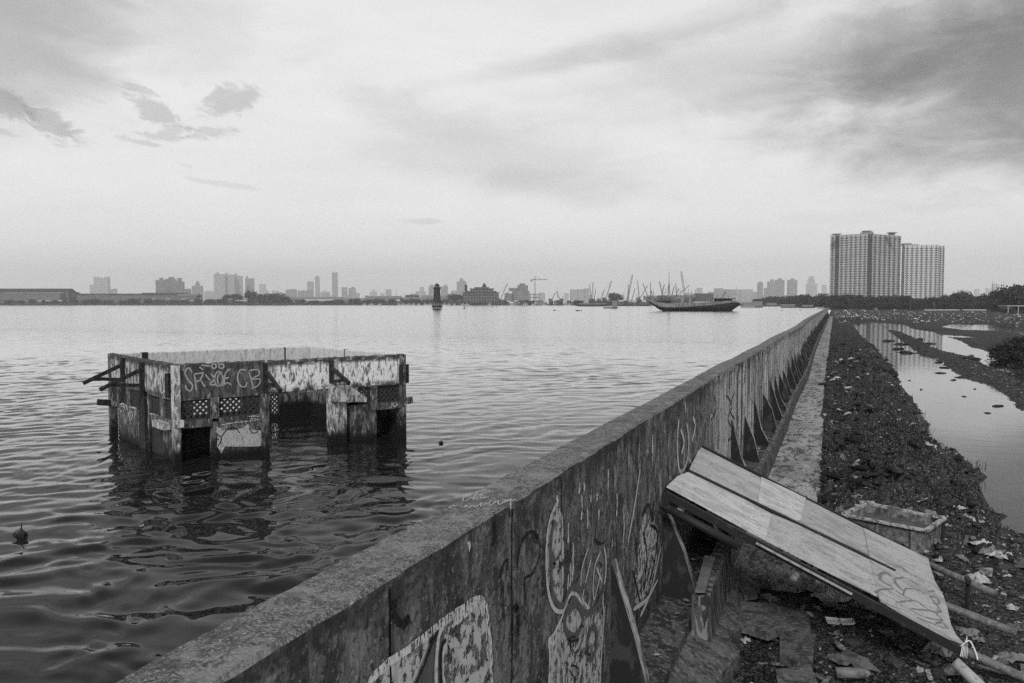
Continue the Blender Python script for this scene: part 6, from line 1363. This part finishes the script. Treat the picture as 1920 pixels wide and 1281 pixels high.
# right-hand poles, fence, hut
for x, y0, y1, lb in ((1707, 562, 583, 'thin utility pole with cross bars, left one in the field'), (1752, 565, 583, 'thin utility pole with cross bars, right one in the field')):
    D = 450; t = thing('utility_pole', lb, 'utility pole', tuple(azp(x, D, 0))); a = at_depth(x, y0, D); m = MB(); m.tube((a[0], a[1], -.3), tuple(a), .10, .07, 6); m.build('post', GR['roof_m'], t); m = MB()
    for k in range(4): z = a[2] * (.4 + .18 * k); d = np.array([RGT[0], RGT[1]]) * .45; m.tube((a[0] - d[0], a[1] - d[1], z), (a[0] + d[0], a[1] + d[1], z), .04, .04, 4)
    m.build('crossarm', GR['roof_m'], t)
t = thing('low_wall', 'long low white wall across the far field', 'wall', tuple(azp(1790, 470, 0))); m = MB(); m.bar(azp(1733, 470, .35), azp(1850, 470, .35), .2, .7); m.build('wall_body', GR['roof_l'], t)
hu = thing('hut', 'open shanty with a pale flat roof at the right edge', 'hut', tuple(azp(1905, 350, 0)))
def bx2(name, x0, x1, y0, y1, D, dep, mat, root):
    a, b = at_depth(x0, y0, D), at_depth(x1, y1, D); c = (a + b) / 2; cc = c[:2] + HF * dep / 2; m = MB(); m.box((cc[0], cc[1], c[2]), (abs(x1 - x0) * D / F_PX, dep, abs(a[2] - b[2])), YAW); return m.build(name, mat, root)
bx2('roof', 1888, 1940, 573, 574.5, 350, 6, GR['roof_l'], hu); bx2('wall', 1893, 1940, 576, 587, 351.5, 4, GR['roof_d'], hu)
for x in (1890, 1909, 1928): bx2('post', x, x + 1.2, 574.5, 587, 350, .3, GR['roof_l'], hu)
bx2('roof', 1880, 1900, 577.5, 578.5, 345, 3, GR['roof_m'], hu)
sc = bx2('concrete_block', 1816, 1837, 671.5, 679, 60, .8, GR['coal'], None); tag(sc, 'dark box shaped block on the end of the earth bank', 'block')
# small white stuff at the end of the wall
p = at_depth(1565, 577, 255); lump((p[0], p[1], .9), (.4, .3, .2), 77, GR['litter_mid'], 'litter_bundle', 'pale bundle lying at the far end of the wall', 'litter')
# ------------------------------------------------------------------ watch tower in the water
Dw = 3.3 * F_PX / (580.5 - 569); wx_, wy_, _ = azp(819.5, Dw, SEA); sc_ = Dw / F_PX
wt_ = thing('watch_tower', 'dark round watch tower standing in the water on a flared base', 'watch tower', (wx_, wy_, SEA))
zz_ = lambda y: (580.5 - y) * sc_
GR['wt'] = layered('watch_tower_brick', .022, [((1, 1, 2), 4, .5, .65, .035, .7)])
m = MB(); m.lathe((wx_, wy_, SEA), [(6.9 * sc_, zz_(566)), (6.6 * sc_, zz_(560)), (6.0 * sc_, zz_(545)), (6.3 * sc_, zz_(543)), (7.0 * sc_, zz_(541.5)), (7.0 * sc_, zz_(538.5))], 12); m.build('shaft', GR['wt'], wt_)
m = MB(); m.lathe((wx_, wy_, SEA), [(4.6 * sc_, zz_(538.5)), (4.4 * sc_, zz_(536.2))], 8); m.build('lantern_room', GR['conc'], wt_)
m = MB(); m.lathe((wx_, wy_, SEA), [(5.8 * sc_, zz_(536.4)), (5.4 * sc_, zz_(535.6)), (2.6 * sc_, zz_(533)), (.3 * sc_, zz_(531))], 8); m.build('roof', GR['wt'], wt_)
m = MB(); m.lathe((wx_, wy_, SEA), [(7.6 * sc_, zz_(567)), (7.6 * sc_, zz_(563.5)), (6.8 * sc_, zz_(562.5))], 12); m.build('gallery', GR['wt'], wt_)
m = MB()
for k in range(10):
    a = k * .628; m.tube((wx_ + 7 * sc_ * math.cos(a), wy_ + 7 * sc_ * math.sin(a), SEA + zz_(574)), (wx_ + 7 * sc_ * math.cos(a), wy_ + 7 * sc_ * math.sin(a), SEA + zz_(567)), .16, .16, 5)
m.lathe((wx_, wy_, SEA), [(4 * sc_, zz_(575)), (4 * sc_, zz_(567))], 8); m.build('colonnade', GR['conc'], wt_)
m = MB(); m.lathe((wx_, wy_, SEA), [(8.2 * sc_, zz_(578.5)), (9.3 * sc_, zz_(575.8)), (10.2 * sc_, zz_(574.2)), (10.3 * sc_, zz_(573.2)), (6 * sc_, zz_(573))], 16); m.build('flared_base', GR['wt'], wt_)
m = MB(); m.lathe((wx_, wy_, SEA), [(8.0 * sc_, -.6), (8.4 * sc_, zz_(579.4)), (8.2 * sc_, zz_(578.4))], 16); m.build('foundation', GR['wt'], wt_)
m = MB()
for k in range(16):
    a = k * math.pi / 8; m.box((wx_ + 9.1 * sc_ * math.cos(a), wy_ + 9.1 * sc_ * math.sin(a), SEA + zz_(577.6)), (.62, .62, .5), a)
m.build('arch_openings', GR['roof_l'], wt_)
# beacons and boats
bc = thing('beacon', 'small dark channel beacon left of the terraced hotel', 'beacon', tuple(azp(870.5, 480, SEA))); m = MB(); m.lathe(tuple(azp(870.5, 480, SEA)), [(.8, -.1), (.7, .3), (.2, .6), (.12, 1.8), (.02, 2.1)], 8); m.build('body', GR['roof_d'], bc)
def boat(label, x0, x1, ywl, ydeck, D, hull='roof_l', cabin=None, flip=1, name='boat', cat='boat', group=None, roofm='roof_l', zb=SEA):
    c = azp((x0 + x1) / 2, D, zb); L = (x1 - x0) * D / F_PX; t = thing(name, label, cat, tuple(c), group); t.rotation_euler.z = YAW + (0 if flip > 0 else math.pi)
    h = (ywl - ydeck) * D / F_PX; m = MB(); st = [(-.5, .25, 1.0, .8), (-.42, .9, .9, .1), (-.1, 1, .85, 0), (.25, .9, .9, 0), (.42, .5, 1.05, .25), (.5, .06, 1.25, 1.0)]; V = []; Bm = min(L * .28, 5) / 2
    for f, b, top, k in st: V += [(f * L, -b * Bm, h * top), (f * L * .96, -b * Bm * .6, h * k * .6 - .15), (f * L * .96, b * Bm * .6, h * k * .6 - .15), (f * L, b * Bm, h * top)]
    Fs = []
    for i in range(len(st) - 1): Fs += [(4 * i + j, 4 * (i + 1) + j, 4 * (i + 1) + (j + 1) % 4, 4 * i + (j + 1) % 4) for j in range(4)]
    Fs += [(0, 1, 2, 3), (23, 22, 21, 20)]; m.add(V, Fs); lpart(t, 'hull', m, GR[hull])
    if cabin:
        f0, f1, yc = cabin; hc = (ywl - yc) * D / F_PX; m = MB(); m.box(((f0 + f1) / 2 * L, 0, (h * .88 + hc) / 2), ((f1 - f0) * L, Bm * 1.3, hc - h * .88)); lpart(t, 'cabin', m, GR['conc']); m = MB(); m.box(((f0 + f1) / 2 * L, 0, hc + .15), ((f1 - f0) * L * 1.12, Bm * 1.5, .25)); lpart(t, 'roof', m, GR[roofm])
    return t
boat('small launch with a canopy between barge and wooden ship', 1131, 1159, 578.6, 576, 520, 'roof_m', (.1, .42, 565.5)); 
bg = boat('long low black barge moored before the cranes', 1077, 1150, 574.5, 570.5, 900, 'roof_d', (-.4, .3, 568.8), 1, 'barge', 'barge', None, 'roof_d')
boat('second flat barge behind the launch', 1150, 1222, 573.5, 571.5, 980, 'roof_d', None, 1, 'barge', 'barge'); 
boat('white cabin ferry moored left of the jetty', 1388, 1418, 576.5, 573, 640, 'roof_l', (-.35, .35, 567), 1); boat('pale two storey boat moored beside the ferry', 1412, 1431, 575.5, 572, 640, 'roof_m', (-.4, .4, 565), -1); boat('long low boat behind the ferry', 1430, 1465, 573.5, 571, 860, 'roof_m', (-.3, .2, 567.5), 1)
boat('low flat fishing boat near the wall end', 1463, 1500, 577.5, 575, 600, 'conc', (-.2, .45, 572), -1); boat('dark narrow boat touching the wall end', 1498, 1530, 578.3, 576, 590, 'roof_d', (-.3, .3, 574), 1)
for i, (x, w) in enumerate(((683, 8), (696, 10), (712, 9), (748, 7), (757, 11), (766, 9), (775, 8), (785, 7), (798, 8), (806, 9), (833, 8), (842, 8), (852, 6), (868, 9), (876, 8), (918, 7), (960, 9), (985, 10), (1000, 8), (1020, 9), (1060, 11), (1068, 8), (1128, 9))):
    boat('small white motor yacht moored along the far marina', x - w / 2, x + w / 2, 571.2, 569.2, 1340 - max(0, x - 900) * .3, 'roof_l', (-.3, .15, 567.2), rnd.choice((1, -1)), 'yacht', 'yacht', 'white yachts in the far marina')
# low clutter huts along the middle shore
for i in range(34):
    x = rr.uniform(940, 1300); shed('small pale or grey shack on the harbour shore', x, x + rr.uniform(5, 12), 566.5 + rr.uniform(-2, 1), 564 + rr.uniform(-1.5, .5), 1345 - (x - 930) * .30, rr.choice(('roof_l', 'roof_m', 'roof_d', 'roof_l')), rr.choice('smd'), depth=8, name='shack', cat='shack', group='shacks on the harbour shore')
# ------------------------------------------------------------------ the wooden cargo ship
Ds = 3.3 * F_PX / (583.6 - 569); s1 = Ds / F_PX
sh = thing('wooden_ship', 'big dark wooden cargo ship with a high bow and stern', 'ship', tuple(azp(1300, Ds, SEA))); sh.rotation_euler.z = 0
GR['hull'] = layered('tarred_hull', .016, [((.8, .8, 5), 5, .55, .65, .045, .6)]); GR['bulwark'] = layered('weathered_planks', .20, [((4, 4, .4), 5, .48, .56, .06, .8), ((2, 2, 2), 4, .6, .66, .26, .6)])
ST = [(1213, 560.5, 562, 562.5, .15), (1220, 563, 566.5, 569, .9), (1228, 565.5, 571.5, 575, 1.8), (1236, 567.5, 575, 580.5, 2.5), (1245, 568.6, 576.2, 584.5, 3.1), (1262, 569, 576.2, 585, 3.6), (1285, 568.6, 575.2, 585, 3.8), (1308, 567.8, 573.8, 585, 3.8), (1327, 566.6, 572.4, 585, 3.8), (1345, 565.5, 570.5, 585, 3.6), (1360, 564, 568.5, 585, 3.2), (1370, 563.6, 567.5, 583.5, 2.9), (1378, 564.6, 567.2, 578.5, 2.4), (1384, 567, 568.6, 574.5, 1.6), (1388.5, 569.5, 570, 571, .9)]
def sp3(x, y, off): p = at_depth(x, y, Ds); return p + np.array([HF[0], HF[1], 0]) * off
def loft(name, ya, yb, mat, bulge=(1.0, 1.0), thick=0):
    V = []; K2 = 5
    for st in ST:
        for side in (-1, 1):
            for k in range(K2):
                t = k / (K2 - 1); y = st[ya] + (st[yb] - st[ya]) * t; f = bulge[0] + (bulge[1] - bulge[0]) * t
                if name == 'hull': f = (1 - t ** 2.2) * .9 + .1
                V.append(sp3(st[0], y, side * st[4] * f))
    Fs = []; n2 = 2 * K2
    for i in range(len(ST) - 1):
        for side in (0, 1):
            for k in range(K2 - 1):
                a = i * n2 + side * K2 + k; b = a + n2; Fs.append((a, b, b + 1, a + 1) if side == 0 else (a + 1, b + 1, b, a))
        if name == 'hull': a = i * n2; Fs.append((a, a + K2, a + n2 + K2, a + n2)); Fs.append((a + K2 - 1, a + n2 + K2 - 1, a + n2 + 2 * K2 - 1, a + 2 * K2 - 1))
    return mesh_obj(name, V, Fs, mat, sh)
loft('hull', 2, 3, GR['hull']); loft('bulwark', 1, 2, GR['bulwark'], (1.05, 1.0))
m = MB()
for i in range(4, len(ST) - 4): pass
def sb(name, x0, x1, y0, y1, w, mat, off=0):
    m = MB(); a, b = sp3(x0, y0, off), sp3(x1, y1, off); c = (a + b) / 2; m.box(tuple(c), (abs(x1 - x0) * s1, w, abs(a[2] - b[2])), YAW); return m.build(name, mat, sh)
sb('deckhouse', 1341, 1370, 560.5, 567, 4.2, GR['hull']); sb('deckhouse_roof', 1338, 1376, 559.6, 560.8, 5.6, GR['hull']); sb('cargo', 1234, 1256, 564, 571, 3.6, GR['hull']); sb('cargo', 1262, 1300, 567.5, 571, 3.4, GR['conc']); sb('cargo', 1300, 1330, 565.5, 569, 3.4, GR['roof_l'])
m = MB(); m.tube(sp3(1254, 572, 0), sp3(1254.5, 511, 0), .22, .08, 6); m.build('mast', GR['crane'], sh)
m = MB(); m.tube(sp3(1250, 572, 0), sp3(1254, 532, 0), .10, .08, 5); m.tube(sp3(1258, 572, 0), sp3(1255, 532, 0), .10, .08, 5); m.tube(sp3(1235, 568, 0), sp3(1254, 535, 0), .05, .05, 4); m.tube(sp3(1300, 566, 0), sp3(1255, 530, 0), .04, .04, 4); m.build('rigging', GR['crane'], sh)
m = MB(); m.tube(sp3(1252, 566, 0), sp3(1266, 555, 0), .16, .1, 5); m.build('derrick', GR['crane'], sh)
m = MB(); m.tube(sp3(1366, 562, 0), sp3(1366.5, 553, 0), .10, .06, 5); m.build('mast', GR['crane'], sh)
sb('rudder', 1370, 1374, 580.5, 585, .3, GR['roof_l'])
m = MB(); m.tube(sp3(1216, 562, 0), sp3(1209, 557.5, 0), .14, .08, 6); m.build('bowsprit', GR['bulwark'], sh)

# ------------------------------------------------------------------ haze
m = MB(); m.box((0, 0, 224), (19400, 19400, 452)); hz = m.build('haze', None); tag(hz, kind='stuff')
hm = bpy.data.materials.new('haze'); hm.use_nodes = True; ht_ = hm.node_tree; ht_.nodes.clear(); ho = ht_.nodes.new('ShaderNodeOutputMaterial'); pv = ht_.nodes.new('ShaderNodeVolumePrincipled')
pv.inputs['Color'].default_value = (.96, .96, .96, 1); pv.inputs['Density'].default_value = HAZE; pv.inputs['Anisotropy'].default_value = .2
ht_.links.new(pv.outputs[0], ho.inputs['Volume']); hz.data.materials.append(hm)
